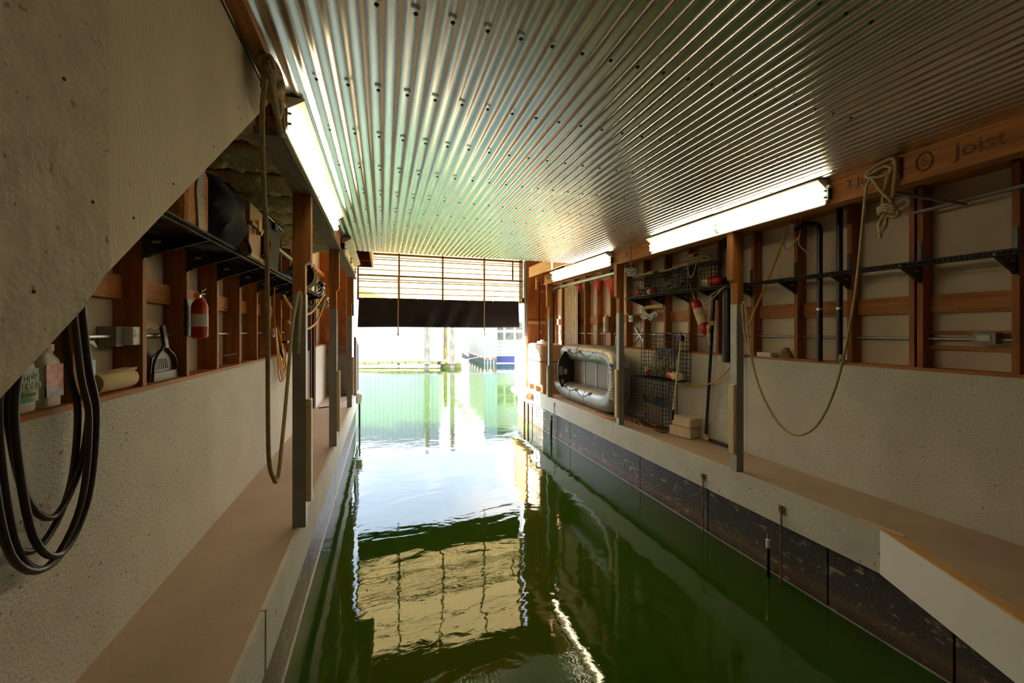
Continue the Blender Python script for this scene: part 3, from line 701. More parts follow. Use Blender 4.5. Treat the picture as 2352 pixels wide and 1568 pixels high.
# ================================================================== left ledge items
LZ = 1.262
def bottle(c, hx, hy, h, neck, m, capm, label, lab_m, lab2=None, cap=.02):
    o = thing('cleaner_bottle', c, label, 'bottle'); x, y, z = c
    b = MB(); b.smooth = True; n = 20; rings = [(.96,0),(1,.01),(1,h*.72),(.9,h*.80),(neck/max(hx,hy),h*.90),(neck/max(hx,hy),h*.96)]
    for (k, hh) in rings:
        for q in range(n):
            a = 2*pi*q/n; ca, sa = cos(a), sin(a); e = .55
            b.v.append((x+hx*k*math.copysign(abs(ca)**e, ca), y+hy*k*math.copysign(abs(sa)**e, sa), z+hh))
    for k in range(len(rings)-1):
        for q in range(n): b.f.append((k*n+q, k*n+(q+1) % n, (k+1)*n+(q+1) % n, (k+1)*n+q))
    b.f.append(tuple(range(n))[::-1]); b.f.append(tuple((len(rings)-1)*n+q for q in range(n)))
    b.build('bottle_body', m, o)
    MB().lathe([(cap,0),(cap,.03)], (x,y,z+h*.95), seg=14).build('cap', capm, o)
    MB().box(x+hx-.002, x+hx+.002, y-hy*.86, y+hy*.86, z+h*.16, z+h*.72).build('label', lab_m, o)
    if lab2: MB().box(x+hx-.002, x+hx+.003, y-hy*.86, y+hy*.86, z+h*.16, z+h*.34).build('label_band', lab2, o)
    return o
o = bottle((-1.39,2.11,LZ), .035, .064, .24, .02, WHITEP, WHITEP, 'green labelled cleaner bottle on the left ledge beside the hose', LGREEN)
text('Simple', .043, (-1.352,2.112,LZ+.140), FACE_POSX, WHITEP, 'label_text', o); MB().box(-1.354,-1.3525,2.062,2.158,LZ+.086,LZ+.094).build('label_band', YELLOW, o); text('Green', .050, (-1.352,2.112,LZ+.108), FACE_POSX, WHITEP, 'label_text', o); text('Cleaner', .026, (-1.352,2.11,LZ+.070), FACE_POSX, YELLOW, 'label_text', o)
bottle((-1.39,2.252,LZ), .035, .055, .25, .03, WHITEP, WHITEP, 'white bottle with red and blue label on the left ledge', LRED, LBLUE, cap=.03)
o = bottle((-1.40,2.50,LZ), .028, .045, .25, .018, GREENB, LGREEN, 'green spray bottle with white trigger on the left ledge', GREENB)
MB().prism([(2.455,LZ+.28),(2.56,LZ+.275),(2.585,LZ+.245),(2.575,LZ+.24),(2.54,LZ+.26),(2.52,LZ+.265),(2.455,LZ+.25)], 'x', -1.412, -1.388).build('trigger', WHITEP, o)
text('lime', .045, (-1.3715,2.50,LZ+.13), FACE_POSX, INK, 'label_text', o); text('green', .03, (-1.3715,2.50,LZ+.10), FACE_POSX, INK, 'label_text', o)
o = thing('paper_roll', (-1.395, 2.72, LZ+.055), 'cream roll of paper lying on the left ledge', 'paper roll')
MB().lathe([(.054,-.155),(.055,-.15),(.055,.15),(.052,.155)], (-1.395,2.70,LZ+.057), (0,1,0), 28).build('roll', PAPER, o)
MB().lathe([(.02,-.16),(.02,.16)], (-1.395,2.70,LZ+.057), (0,1,0), 14).build('core', TANK, o)
MB().prism([(2.60,LZ+.108),(2.83,LZ+.106),(2.83,LZ+.118),(2.72,LZ+.114)], 'x', -1.40, -1.34).build('loose_sheet', PAPER, o)
o = thing('dustpan', (-1.40, 3.17, LZ), 'dark grey dustpan standing on the left ledge, handle up', 'dustpan')
MB().prism([(3.03,LZ),(3.34,LZ),(3.30,LZ+.15),(3.22,LZ+.20),(3.16,LZ+.20),(3.06,LZ+.15)], 'x', -1.455, -1.445).build('tray', GREYBIN, o)
MB().prism([(3.03,LZ),(3.34,LZ),(3.335,LZ+.055),(3.035,LZ+.055)], 'x', -1.445, -1.425).build('lip', GREYBOX, o)
b = MB().tube(smooth_path([(-1.43,3.03,LZ),(-1.43,3.05,LZ+.13),(-1.43,3.14,LZ+.20),(-1.43,3.18,LZ+.25)], 4), .009, 8); b.tube(smooth_path([(-1.43,3.34,LZ),(-1.43,3.31,LZ+.14),(-1.43,3.22,LZ+.20),(-1.43,3.19,LZ+.25)], 4), .009, 8)
b.build('rim', BLACKP, o)
MB().prism([(3.17,LZ+.21),(3.21,LZ+.21),(3.165,LZ+.36),(3.125,LZ+.355)], 'x', -1.44, -1.42).build('handle', BLACKP, o)
b = MB()
for k in range(7): b.bar((-1.443,3.08+.028*k,LZ+.07),(-1.443,3.10+.018*k+.02,LZ+.14), .004)
b.build('ridges', LGREY, o)
o.location.x += .05; o.location.y += .05
o = MB(); o.smooth = True
for k in range(8):
    y = 2.93+.024*k
    o.v += [(-1.44+.02*sin(k), y, 1.72-.005*k), (-1.40+.012*k*.5, y+.02, 1.60-.0*k+.01*sin(k*2))]
for k in range(7): o.f.append((2*k, 2*k+1, 2*k+3, 2*k+2))
tag(o.build('plastic_film', PAPER), 'loose scrap of clear film hanging on the left wall above the dustpan', 'film')
# black hose coil hung under the stairs
hp = []
def hloop(y0, y1, zt, zb, x, dz=0):
    ym = (y0+y1)/2
    return [(x,y1-.03,zt),(x+.01,y1+.0,zt-.30),(x+.01,y1+.05,(zt+zb)/2),(x+.01,y1+.0,zb+.17),(x,ym+.03,zb),(x,y0+.05,zb+.13),(x-.01,y0-.01,(zt+zb)/2),(x-.01,y0+.0,zt-.3),(x-.01,y0+.08,zt)]
HC = thing('hose_coil', (-1.2, 2.0, 1.75), 'thick black hose hung in long loops on the left wall under the stairs', 'hose')
for i, (a, bb, zb_, xx) in enumerate(((1.86,2.215,.66,-1.25),(1.88,2.20,.70,-1.22),(1.91,2.225,.84,-1.26),(1.84,2.19,.74,-1.28),(1.80,2.17,.68,-1.23))):
    P = hloop(a, bb, 1.74-.01*i, zb_, xx); MB().tube(smooth_path(P, 6), .0125, 10).build('loop', BLACKR, HC)
MB().tube(smooth_path([(-1.24,1.76,1.74),(-1.2,1.72,1.3),(-1.18,1.70,.8),(-1.2,1.72,.3),(-1.22,1.70,.02)], 5), .0155, 10).build('tail', BLACKR, HC)
MB().box(-1.34, -1.16, 1.83, 1.89, 1.70, 1.75).build('hook', GALV, HC)

# ================================================================== left shelf items
SZ = 2.17
o = thing('sack', (-1.15, 2.78, SZ), 'orange bag patched with silver tape on the left wire shelf', 'bag')
MB().prism([(2.60,SZ),(2.92,SZ+.005),(2.92,SZ+.36),(2.84,SZ+.42),(2.66,SZ+.40),(2.60,SZ+.3)], 'x', -1.28, -1.02).build('bag_body', BAGO, o, bevel=.03)
MB().prism([(2.74,SZ+.0),(2.83,SZ-.0),(2.80,SZ+.22),(2.83,SZ+.40),(2.75,SZ+.40),(2.71,SZ+.22)], 'x', -1.016, -1.010).build('tape', TAPE, o)
MB().tube(smooth_path([(-1.05,2.80,SZ+.41),(-1.05,2.83,SZ+.46),(-1.05,2.88,SZ+.44),(-1.05,2.90,SZ+.40)], 4), .008).build('strap', BLACKP, o)
o = thing('backpack', (-1.15, 3.2, SZ), 'navy blue canvas bag bulging over the left wire shelf edge', 'bag')
b = MB(); b.smooth = True; n = 24; m2 = 12
for j in range(m2+1):
    v = j/m2; z = SZ-.02+.47*v; k = (sin(pi*(.12+.80*v)))**.6
    for q in range(n):
        a = 2*pi*q/n; ca, sa = cos(a), sin(a)
        b.v.append((-1.13+.19*k*math.copysign(abs(ca)**.7, ca)+.05*noise.noise(Vector((ca*2, v*4, sa*2))), 3.20+.24*k*math.copysign(abs(sa)**.7, sa)+.06*noise.noise(Vector((a*2, v*4, 5))), z))
for j in range(m2):
    for q in range(n): b.f.append((j*n+q, j*n+(q+1) % n, (j+1)*n+(q+1) % n, (j+1)*n+q))
b.f.append(tuple(range(n))[::-1]); b.f.append(tuple(m2*n+q for q in range(n)))
b.build('bag_body', NAVY, o); MB().tube(smooth_path([(-.96,3.36,SZ+.10),(-.93,3.38,SZ+.0),(-.96,3.34,SZ-.03),(-1.0,3.30,SZ+.02)], 4), .012).build('drawstring', NAVY, o)
o = thing('tackle_box', (-1.15, 3.75, SZ), 'tall tan and brown tackle box with brass latch on the left shelf', 'box')
MB().box(-1.30, -1.0, 3.60, 3.92, SZ+.03, SZ+.26).build('body', TOOLB, o, bevel=.008)
MB().prism([(-1.31,SZ+.27),(-.99,SZ+.27),(-.99,SZ+.42),(-1.03,SZ+.46),(-1.27,SZ+.46),(-1.31,SZ+.42)], 'y', 3.59, 3.93).build('lid', TOOLW, o, bevel=.006)
MB().box(-1.31, -.985, 3.59, 3.93, SZ, SZ+.03).build('base', TOOLW, o); MB().box(-.99, -.975, 3.60, 3.93, SZ+.25, SZ+.28).build('rim', TOOLW, o)
MB().box(-.99, -.965, 3.74, 3.77, SZ+.20, SZ+.32).build('latch', BRASS, o); MB().lathe([(.018,0),(.018,.02)], (-.97,3.755,SZ+.215), (1,0,0), 10).build('lock', BRASS, o)
o = thing('storage_tote', (-1.15, 4.2, SZ), 'dark plastic storage tote with lid behind the tackle box on the left shelf', 'tote')
MB().prism([(-1.30,SZ),(-1.01,SZ),(-.98,SZ+.42),(-1.32,SZ+.42)], 'y', 3.99, 4.55).build('body', mat('matt_tote_plastic', (.05,.05,.042), .7, spec=.15), o, bevel=.01)
MB().box(-1.33, -.965, 3.96, 4.57, SZ+.42, SZ+.46).build('lid', BLACKP, o, bevel=.01); MB().box(-.985, -.955, 4.2, 4.32, SZ+.36, SZ+.42).build('handle', BLACKP, o)
tag(MB().tube(smooth_path([(-1.0,3.96,SZ+.02),(-.95,3.98,SZ+.14),(-.97,4.05,SZ+.2),(-1.0,4.0,SZ+.12),(-.95,3.93,SZ+.03),(-.93,3.86,SZ-.02)], 5), .013, 8).build('strap', PINK), 'dark pink strap dangling beside the tackle box on the left shelf', 'strap')
pipe('pvc_pipe', [(-1.2,4.62,SZ+.40),(-1.12,6.9,SZ+.32)], .022, WHITEP, 'pale pipe lying lengthwise over the left shelf behind the near post', sm=False)
tag(MB().box(-1.12,-1.06,4.75,4.80,SZ+.42,SZ+.52).build('small_lamp', BLACKP), 'small black object with pale edge above the tote on the left shelf', 'lamp')
o = thing('hose_reel', (-1.05, 6.3, SZ), 'round cable drum with cream backing on the left shelf past the near post', 'reel')
for y in (6.12, 6.40): MB().lathe([(.17,-.006),(.17,.006)], (-1.08,y,SZ+.18), (0,1,0), 28).build('flange', BLACKP if y < 6.2 else WHITEP, o)
MB().lathe([(.09,0),(.09,.28)], (-1.08,6.12,SZ+.18), (0,1,0), 20).build('drum', BRASS, o)
MB().tube([(-1.0,6.10,SZ+.26),(-1.02,6.08,SZ+.10)], .006, 6).build('crank', BRASS, o)
tag(MB().box(-1.27,-1.0,6.50,6.74,SZ,SZ+.30).build('cardboard_box', WHITEP, bevel=.01), 'white box standing right behind the cable drum on the left shelf', 'box')
tag(MB().tube(tangle((-1.1,5.4,SZ+.08),(.12,.22,.07),9,11), .010, 6).build('blue_cord', BLUEB), 'dark blue cord bundled on the left shelf before the near post', 'cord')
o = thing('tool_pile', (-1.05, 7.2, SZ), 'dark tangle of tools and clamps at the far end of the left shelf', 'tools')
MB().tube(tangle((-1.08,7.2,SZ+.12),(.13,.33,.12),14,3), .012, 6).build('cable_tangle', BLACKP, o)
MB().tube(tangle((-1.06,7.3,SZ+.10),(.12,.30,.10),8,4), .010, 6).build('wire_tangle', GALV, o)
MB().obox((-1.1,7.0,SZ+.08), (.2,.2,.14)).build('motor', GREYBIN, o, bevel=.03)
MB().tube([(-1.15,6.8,SZ+.2),(-.98,7.6,SZ+.22)], .02, 8).build('bar', GALV, o)
MB().tube([(-1.0,7.3,SZ+.02),(-.93,7.75,SZ-.02)], .022, 8).build('yellow_handle', mat('bright_yellow', (.8,.55,.03), .4), o)
YH = thing('hose_coil', (-.96, 7.2, SZ), 'orange yellow hose looping down from the far end of left shelf', 'hose')
MB().tube(smooth_path([(-.96,7.40,SZ),(-.97,7.0,2.05),(-.98,6.4,1.86),(-1.0,5.9,1.80),(-1.05,5.4,1.85),(-1.1,5.2,2.0)], 6), .016, 8).build('loop', YELLOW, YH)
MB().tube(smooth_path([(-.95,7.42,SZ-.02),(-.96,7.35,2.0),(-.98,6.9,1.75),(-1.0,6.3,1.62),(-1.05,5.8,1.60),(-1.1,5.4,1.7)], 6), .016, 8).build('loop', YELLOW, YH)
MB().tube(tangle((-.94,7.42,SZ-.03),(.04,.09,.05),5,8), .007, 6).build('tie', BLUEB, YH)
tag(MB().tube([(-1.2,7.2,1.99),(-.94,7.55,1.985)], .035, 12).build('short_pipe', BLACKP), 'short black pipe end sticking out below the left shelf end', 'pipe')
tag(MB().tube([(-.93,7.55,2.12),(-.90,7.58,2.06),(-.92,7.60,1.99),(-.95,7.57,2.04),(-.93,7.55,2.12)], .014, 8).build('pulley', GALV), 'small grey pulley hanging at the far end of left shelf', 'pulley')
# orange cord coil on left wall
OC = thing('extension_cord', (-1.28, 5.9, 1.6), 'orange extension cord coiled and hung on the left wall behind the hanging rope', 'cord')
for k in range(6):
    dy = .03*k; zb_ = .92+.10*((k*37) % 5)*.6
    MB().tube(smooth_path([(-1.29,5.66+.01*k,1.62),(-1.27,5.66+dy*.6,1.35),(-1.27,5.74+dy,zb_+.12),(-1.26,5.84+dy*.6,zb_),(-1.26,5.98+dy,zb_+.15),(-1.27,5.90+dy*.5,1.40),(-1.29,5.78,1.63)], 6), .0075, 7).build('loop', YELLOW if k % 2 else ORANGE, OC)
MB().tube(smooth_path([(-1.29,5.68,1.62),(-1.29,5.62,1.85),(-1.28,5.6,2.13)], 5), .0075, 7).build('lead', ORANGE, OC)
MB().bar((-1.25,5.78,1.36),(-1.24,5.86,1.24), .03).build('plug', BLACKP, OC)
tag(MB().tube(smooth_path([(-1.30,7.5,1.5),(-1.28,7.45,1.4),(-1.27,7.5,1.28),(-1.26,7.56,1.26)],4), .012,7).build('orange_tool', ORANGE), 'small orange tool hanging above the left ledge beyond the near post', 'tool')
tag(MB().box(-1.27,-1.20,5.90,6.0,1.42,1.45).build('clamp', BLACKP), 'small black clamp hanging on the left wall by the cord coil', 'clamp')
tag(MB().bar((-1.30,4.0,1.37),(-1.22,4.06,1.385), .012).build('cleat', GALV), 'small metal catch fixed on a left wall stud above the ledge', 'latch')
# weathered plank and dark door column
tag(MB().box(-1.31,-1.27,7.62,8.0,0,1.22).build('plank', GREYWOOD), 'weathered grey plank leaning on the left wall beyond the near post', 'plank')
o = thing('steel_column', (-1.33, 9.0, 0), 'dark red brown channel column standing against the left wall', 'column')
MB().box(-1.42,-1.33,8.55,8.62,0,2.93).build('flange', BROWNWOOD, o); MB().box(-1.40,-1.38,8.62,8.92,0,2.93).build('web', BLACKP, o); MB().box(-1.42,-1.33,8.92,8.99,0,2.93).build('flange', BROWNWOOD, o)
tag(MB().tube(smooth_path([(-1.25,8.9,.012),(-1.0,9.1,.012),(-.8,9.9,.012),(-.75,10.4,.012),(-.9,10.5,.012),(-1.05,10.2,.012),(-.95,9.95,.012)],5), .012,7).build('black_line', BLACKP), 'black line lying on the far end of the left walkway', 'cord')
tag(MB().tube(smooth_path([(-1.05,10.60,1.9),(-1.05,10.60,1.2),(-1.04,10.60,.6),(-1.02,10.60,.2),(-.95,10.55,.03),(-.86,10.55,.14)],5), .010,7).build('green_cord', ROPEG), 'thin green cord hanging down the far left end wall', 'cord')
tag(MB().box(-.84,-.79,YF-.16,YF-.14,1.72,1.92).build('switch_plate', GREYBOX), 'small grey control box on the jamb left of the water opening', 'control box')
o = MB().lathe([(.05,-.14),(.075,-.12),(.085,-.05),(.085,.05),(.075,.12),(.05,.14)], (-.57,10.55,-.09), (.1,-.35,.75), 16).build('fender', WHITEP); tag(o, 'small white foam fender on the corner of the left walkway', 'fender')
tag(MB().box(-.60,-.56,10.95,11.05,-1.2,-.16).build('mooring_stake', BROWNWOOD), 'dark wooden stake in the water beside the left walkway end', 'post')

# ================================================================== ropes
RL = thing('rope', (-.55, 2.2, 2.7), 'cream rope knotted on the left beam with a long loop hanging to the near post', 'rope')
# knot bundle
kc = (-.60, 2.62, 2.86)
MB().tube(smooth_path(tangle((-.515,2.20,2.80),(.035,.10,.075),9,21,40), 3), .0135, 8).build('knot', ROPE, RL)
MB().tube(smooth_path([(-.51,2.18,2.82),(-.51,2.24,2.74),(-.51,2.30,2.66),(-.51,2.37,2.62),(-.51,2.405,2.66),(-.51,2.37,2.76),(-.51,2.30,2.86)],5), .0135, 8).build('loop', ROPE, RL)
MB().tube(smooth_path([(-.51,2.10,2.84),(-.505,2.17,2.72),(-.505,2.24,2.67),(-.505,2.30,2.68),(-.505,2.32,2.74),(-.51,2.28,2.82),(-.51,2.20,2.87)],5), .0135, 8).build('loop', ROPE, RL)
hang = [(-.52,2.12,2.76),(-.54,2.14,2.62),(-.575,2.30,2.35),(-.60,2.46,2.05),(-.61,2.52,1.5),(-.61,2.54,.9),(-.60,2.60,.74),(-.60,2.68,.70),(-.60,2.76,.80),(-.62,3.0,1.1),(-.64,3.30,1.6),(-.645,3.48,1.80),(-.64,3.545,1.89),(-.625,3.555,1.86),(-.63,3.53,1.70),(-.635,3.50,1.4)]
MB().tube(smooth_path(hang, 8), .0115, 10).build('hanging_line', ROPE, RL)
MB().tube(smooth_path([(-.645,3.55,1.93),(-.645,3.545,1.89),(-.64,3.53,1.875)],3), .006, 6).build('red_tie', RED, RL)
RR = thing('rope', (3.72, 2.1, 2.7), 'cream rope knotted on the right beam, sagging down to the near right post', 'rope')
MB().tube(smooth_path([(3.70,2.15,2.83),(3.70,2.05,2.86),(3.70,2.0,2.83),(3.70,2.03,2.79),(3.70,2.12,2.80),(3.70,2.17,2.83),(3.70,2.13,2.87),(3.70,2.04,2.90),(3.70,1.98,2.88),(3.71,1.99,2.70),(3.72,2.02,2.55)],5), .0125, 8).build('knot', ROPE, RR)
MB().tube(smooth_path([(3.72,2.0,2.88),(3.71,2.05,2.70),(3.71,2.06,2.56),(3.71,2.02,2.52),(3.71,1.97,2.55),(3.71,1.92,2.57),(3.71,1.90,2.53),(3.71,1.95,2.50),(3.71,2.03,2.49)],5), .0125, 8).build('loop', ROPE, RR)
MB().tube(smooth_path([(3.70,2.13,2.80),(3.70,2.07,2.68),(3.70,2.0,2.56),(3.70,2.04,2.50),(3.70,2.08,2.42),(3.70,2.07,2.36),(3.70,2.04,2.40),(3.70,2.03,2.47),(3.70,1.98,2.45),(3.70,1.96,2.48),(3.70,2.0,2.52)],5), .0125, 8).build('loop', ROPE, RR)
for k in range(3): MB().tube(smooth_path([(3.69,2.08-.0*k,2.545-.02*k),(3.68,2.03,2.555-.02*k),(3.69,1.98,2.53-.02*k),(3.72,2.0,2.52-.02*k),(3.72,2.06,2.53-.02*k)],4,True), .0125, 8, True).build('wrap', ROPE, RR)
MB().tube(smooth_path([(3.70,2.06,2.40),(3.70,2.075,2.36),(3.70,2.07,2.31)],4), .0125, 8).build('tail', ROPE, RR)
MB().tube(smooth_path([(3.70,2.14,2.80),(3.70,2.17,2.72),(3.70,2.19,2.5),(3.72,2.26,1.9),(3.74,2.36,1.36),(3.75,2.45,1.03),(3.76,2.57,.76),(3.76,2.70,.62),(3.76,2.84,.59),(3.76,3.0,.70),(3.76,3.18,1.0),(3.76,3.29,1.4),(3.755,3.33,1.75),(3.755,3.35,1.89),(3.755,3.38,1.85),(3.755,3.36,1.6),(3.755,3.33,1.45)],8), .0105, 10).build('sagging_line', ROPE, RR)
MB().tube(tangle((3.74,2.37,1.34),(.02,.025,.05),6,5), .005, 6).build('splice', ROPE, RR)
tag(MB().tube(smooth_path([(4.42,3.36,2.82),(4.42,3.44,2.6),(4.40,3.62,2.15),(4.36,3.74,1.85),(4.33,3.82,1.6),(4.34,3.98,1.25),(4.36,4.16,1.05),(4.38,4.40,.87),(4.38,4.65,.79),(4.36,4.92,.78),(4.36,5.2,.82)],6), .011, 8).build('air_hose', YELLOW), 'yellow hose looping across the right wall behind the near post', 'hose')
tag(MB().tube(smooth_path([(4.13,3.95,2.15),(4.1,4.15,2.06),(4.1,4.28,2.0),(4.1,4.24,1.95),(4.1,4.12,2.02),(4.12,3.98,2.14)],5), .009, 7).build('rope_loop', ROPEG), 'short rope loop hanging under the crab trap shelf end', 'rope')
o = thing('hook_wire', (4.4, 3.28, 2.8), 'looped wire with small fitting hanging high on the right wall', 'wire')
MB().tube(smooth_path([(4.44,3.24,2.87),(4.44,3.25,2.65),(4.44,3.30,2.60),(4.44,3.38,2.52),(4.44,3.43,2.58),(4.44,3.42,2.68),(4.44,3.36,2.72)],5), .007, 6).build('loop', LGREY, o)
MB().tube(smooth_path([(4.44,3.26,2.62),(4.44,3.25,2.54),(4.44,3.18,2.46),(4.44,3.12,2.40)],4), .007, 6).build('end', LGREY, o)

# ================================================================== right wall odds
o = thing('anchor', (4.46, 5.9, 1.85), 'small grey folding anchor hanging in a framed bay of the right wall', 'anchor')
MB().prism([(6.16,1.83),(6.06,1.93),(5.90,1.87),(5.72,1.92),(5.66,1.85),(5.80,1.78),(5.90,1.81),(6.05,1.775)], 'x', 4.44, 4.452).build('fluke', GREYBOX, o)
MB().tube([(4.43,6.12,1.90),(4.43,6.08,1.99),(4.43,6.0,1.99),(4.43,5.98,1.90)], .009, 7).build('shackle', GALV, o); MB().tube([(4.43,5.98,1.83),(4.43,5.85,1.765),(4.43,5.74,1.86)], .009, 7).build('arm', GALV, o)
o = thing('buoy', (4.33, 4.5, 1.7), 'red and white banded pole buoy leaning on the right wall', 'buoy')
ax = Vector((.0, -.22, -.50)).normalized(); c0 = Vector((4.31, 4.68, 2.03))
for nm, pr, m_ in (('red_top', [(.012,0),(.045,.012),(.064,.05),(.068,.10),(.068,.15)], RED), ('white_band', [(.068,.15),(.068,.265),(.065,.270),(.068,.275),(.068,.385)], PAPER), ('red_tip', [(.068,.385),(.066,.45),(.056,.51),(.035,.545),(.01,.56)], RED)):
    MB().lathe(pr, c0, ax, 22).build(nm, m_, o)
MB().tube([tuple(c0-ax*.28), tuple(c0)], .009, 8).build('pole', GALV, o); MB().tube([tuple(c0+ax*.55), tuple(c0+ax*.70)], .006, 8).build('lower_pole', GALV, o)
o = thing('ledge_box', (4.53, 3.73, 1.262), 'small white carton on the right wall ledge beside the driftwood', 'box')
MB().box(4.49,4.57,3.62,3.83,1.262,1.315).build('carton', WHITEP, o); MB().box(4.485,4.49,3.615,3.64,1.262,1.315).build('printed_end', LBLUE, o)
b = MB(); b.smooth = True; n = 18; m2 = 10
for j in range(m2+1):
    v = j/m2
    for q in range(n):
        a = 2*pi*q/n; r_ = .072*(1-v*.65)*(1+.35*noise.noise(Vector((cos(a)*1.5, sin(a)*1.5, v*3))))
        b.v.append((4.53+r_*.6*cos(a), 3.46+r_*1.2*sin(a)+.02*v, 1.262+.125*v))
for j in range(m2):
    for q in range(n): b.f.append((j*n+q, j*n+(q+1) % n, (j+1)*n+(q+1) % n, (j+1)*n+q))
b.f.append(tuple(range(n))[::-1]); b.f.append(tuple(m2*n+q for q in range(n)))
tag(b.build('driftwood', ROCK), 'lump of brown driftwood on the right wall ledge', 'driftwood')
o = thing('shackle_set', (4.53,4.2,1.262), 'row of small metal fittings on the right wall ledge left of near post', 'fittings')
for k in range(4): MB().tube([(4.52+.015*cos(a), 4.16+.042*k+.015*sin(a), 1.272) for a in [i*pi/6 for i in range(12)]], .006, 6, True).build('ring', GALV, o)
# hanging bundle with rusty rod
o = thing('hanging_net_bundle', (3.72,5.36,2.4), 'clump of wire and net hanging on a rusty rod below the right beam', 'bundle')
MB().tube([(3.70,5.37,2.92),(3.70,5.37,2.58)], .009, 7).build('rod', RUST, o)
MB().tube(tangle((3.72,5.38,2.50),(.05,.10,.07),10,31), .006, 6).build('net_clump', LGREY, o)
# metal rods hanging under near right beam
o = thing('bracket_rod', (4.1,2.0,2.7), 'grey angled metal rod under the right beam beside the knotted rope', 'rod')
MB().bar((3.90,2.10,2.70),(4.46,1.92,2.60), .02).build('rod', GREYBOX, o); MB().bar((4.46,2.25,2.62),(4.46,1.2,2.66), .05,.02).build('rail', GREYBOX, o)
tag(MB().lathe([(.035,0),(.045,.05)], (4.0,1.76,2.80), (0,0,-1), 14).build('ceiling_lamp', WHITEP), 'small white cup shaped fitting under the right soffit at far right', 'lamp')

# crab traps
def cage(o, x0, x1, y0, y1, z0, z1, g=.055, r=.0023, m=BLACKW, name='wire_cage'):
    b = MB()
    def lines(lo, hi):
        n = max(1, int(round((hi-lo)/g))); return [lo+(hi-lo)*k/n for k in range(n+1)]
    for y in lines(y0, y1):
        for x in (x0, x1): b.box(x-r, x+r, y-r, y+r, z0, z1)
        for z in (z0, z1): b.box(x0, x1, y-r, y+r, z-r, z+r)
    for z in lines(z0, z1):
        for x in (x0, x1): b.box(x-r, x+r, y0, y1, z-r, z+r)
        for y in (y0, y1): b.box(x0, x1, y-r, y+r, z-r, z+r)
    for x in lines(x0, x1):
        for y in (y0, y1): b.box(x-r, x+r, y-r, y+r, z0, z1)
        for z in (z0, z1): b.box(x-r, x+r, y0, y1, z-r, z+r)
    b.build(name, m, o)
    f_ = MB()
    for (ya, yb) in ((y0,y0),(y1,y1)):
        for x in (x0,x1): f_.box(x-.004,x+.004,ya-.004,ya+.004,z0,z1)
    for z in (z0,z1):
        for x in (x0,x1): f_.box(x-.004,x+.004,y0,y1,z-.004,z+.004)
        for y in (y0,y1): f_.box(x0,x1,y-.004,y+.004,z-.004,z+.004)
    f_.build('frame_wire', m, o)
def cfloat(c, ax, m1, m2_, name, label, r=.07, l=.26, parent=None):
    o = thing(name, c, label, 'float')
    MB().lathe([(.02,-l/2),(r*.75,-l/2+.03),(r,-l/4),(r,0)], c, ax, 18).build('coloured_half', m1, o)
    MB().lathe([(r,0),(r,l/4),(r*.75,l/2-.03),(.02,l/2)], c, ax, 18).build('pale_half', m2_, o)
    return o
for i, (y0, y1, h, lab) in enumerate(((4.22,4.82,.34,'nearest wire crab trap on the right shelf, rope piled on top'), (4.85,5.42,.32,'middle wire crab trap on the right shelf, full of rope'), (5.46,6.06,.30,'farthest wire crab trap on the right shelf, holding a red float'))):
    o = thing('crab_trap', (4.3,(y0+y1)/2,2.17), lab, 'crab trap', 'crab traps on the right shelf')
    cage(o, 4.15, 4.46, y0, y1, 2.175, 2.175+h, g=.058)
    b = MB(); b.bar((4.15,(y0+y1)/2,2.2),(4.46,(y0+y1)/2+.1,2.3), .006); b.bar((4.15,y0+.1,2.3),(4.46,y1-.1,2.3), .006)
    b.build('entry_funnel', WIRE, o)
tag(MB().tube(smooth_path(tangle((4.27,4.56,2.60),(.12,.25,.085),16,42,50),2), .009, 7).build('trap_rope', ROPE), 'pale rope heaped on top of the nearest crab trap on shelf', 'rope')
tag(MB().tube(smooth_path([(4.13,4.62,2.56),(4.12,4.60,2.40),(4.12,4.55,2.33),(4.12,4.48,2.42),(4.13,4.45,2.56)],6), .0075, 7).build('trap_rope', ROPE), 'rope loop drooping over the front of the nearest crab trap', 'rope')
tag(MB().tube(smooth_path(tangle((4.29,5.15,2.28),(.12,.25,.085),18,43,50),2), .009, 7).build('trap_rope', ROPEG), 'pale green rope coiled inside the middle crab trap', 'rope')
tag(MB().tube(smooth_path(tangle((4.29,5.72,2.26),(.09,.15,.05),7,44,50),2), .007, 7).build('trap_rope', ROPEG), 'rope lying inside the farthest crab trap on shelf', 'rope')
tag(MB().tube(smooth_path([(4.14,4.36,2.50),(4.13,4.40,2.36),(4.13,4.44,2.24),(4.13,4.40,2.20),(4.13,4.36,2.24),(4.13,4.38,2.34)],6), .006, 7).build('bungee', BLACKP), 'black cord with hook hanging on the nearest crab trap front', 'cord')
cfloat((4.24,5.90,2.25), (.2,1,.1), RED, RED, 'float', 'red float inside the farthest crab trap on the shelf', r=.055, l=.18)
cfloat((4.28,5.60,2.24), (.0,1,0), RED, PAPER, 'float', 'red and cream float lying between the farthest and middle traps', r=.06, l=.24)
cfloat((4.22,4.28,2.25), (.0,-1,0), PAPER, RED, 'float', 'cream and dark red float at the near end of the trap shelf', r=.07, l=.34)
tag(MB().obox((4.3,5.72,2.53),(.24,.50,.03)).obox((4.3,5.62,2.56),(.10,.20,.04)).build('boards', TOOLW, bevel=.008), 'tan boards lying on top of the farthest crab trap', 'board')
tag(MB().tube(smooth_path(tangle((4.28,5.1,2.53),(.12,.25,.012),8,47,50),2), .006, 7).build('trap_rope', LGREY), 'thin pale line scattered over the middle crab trap', 'rope')
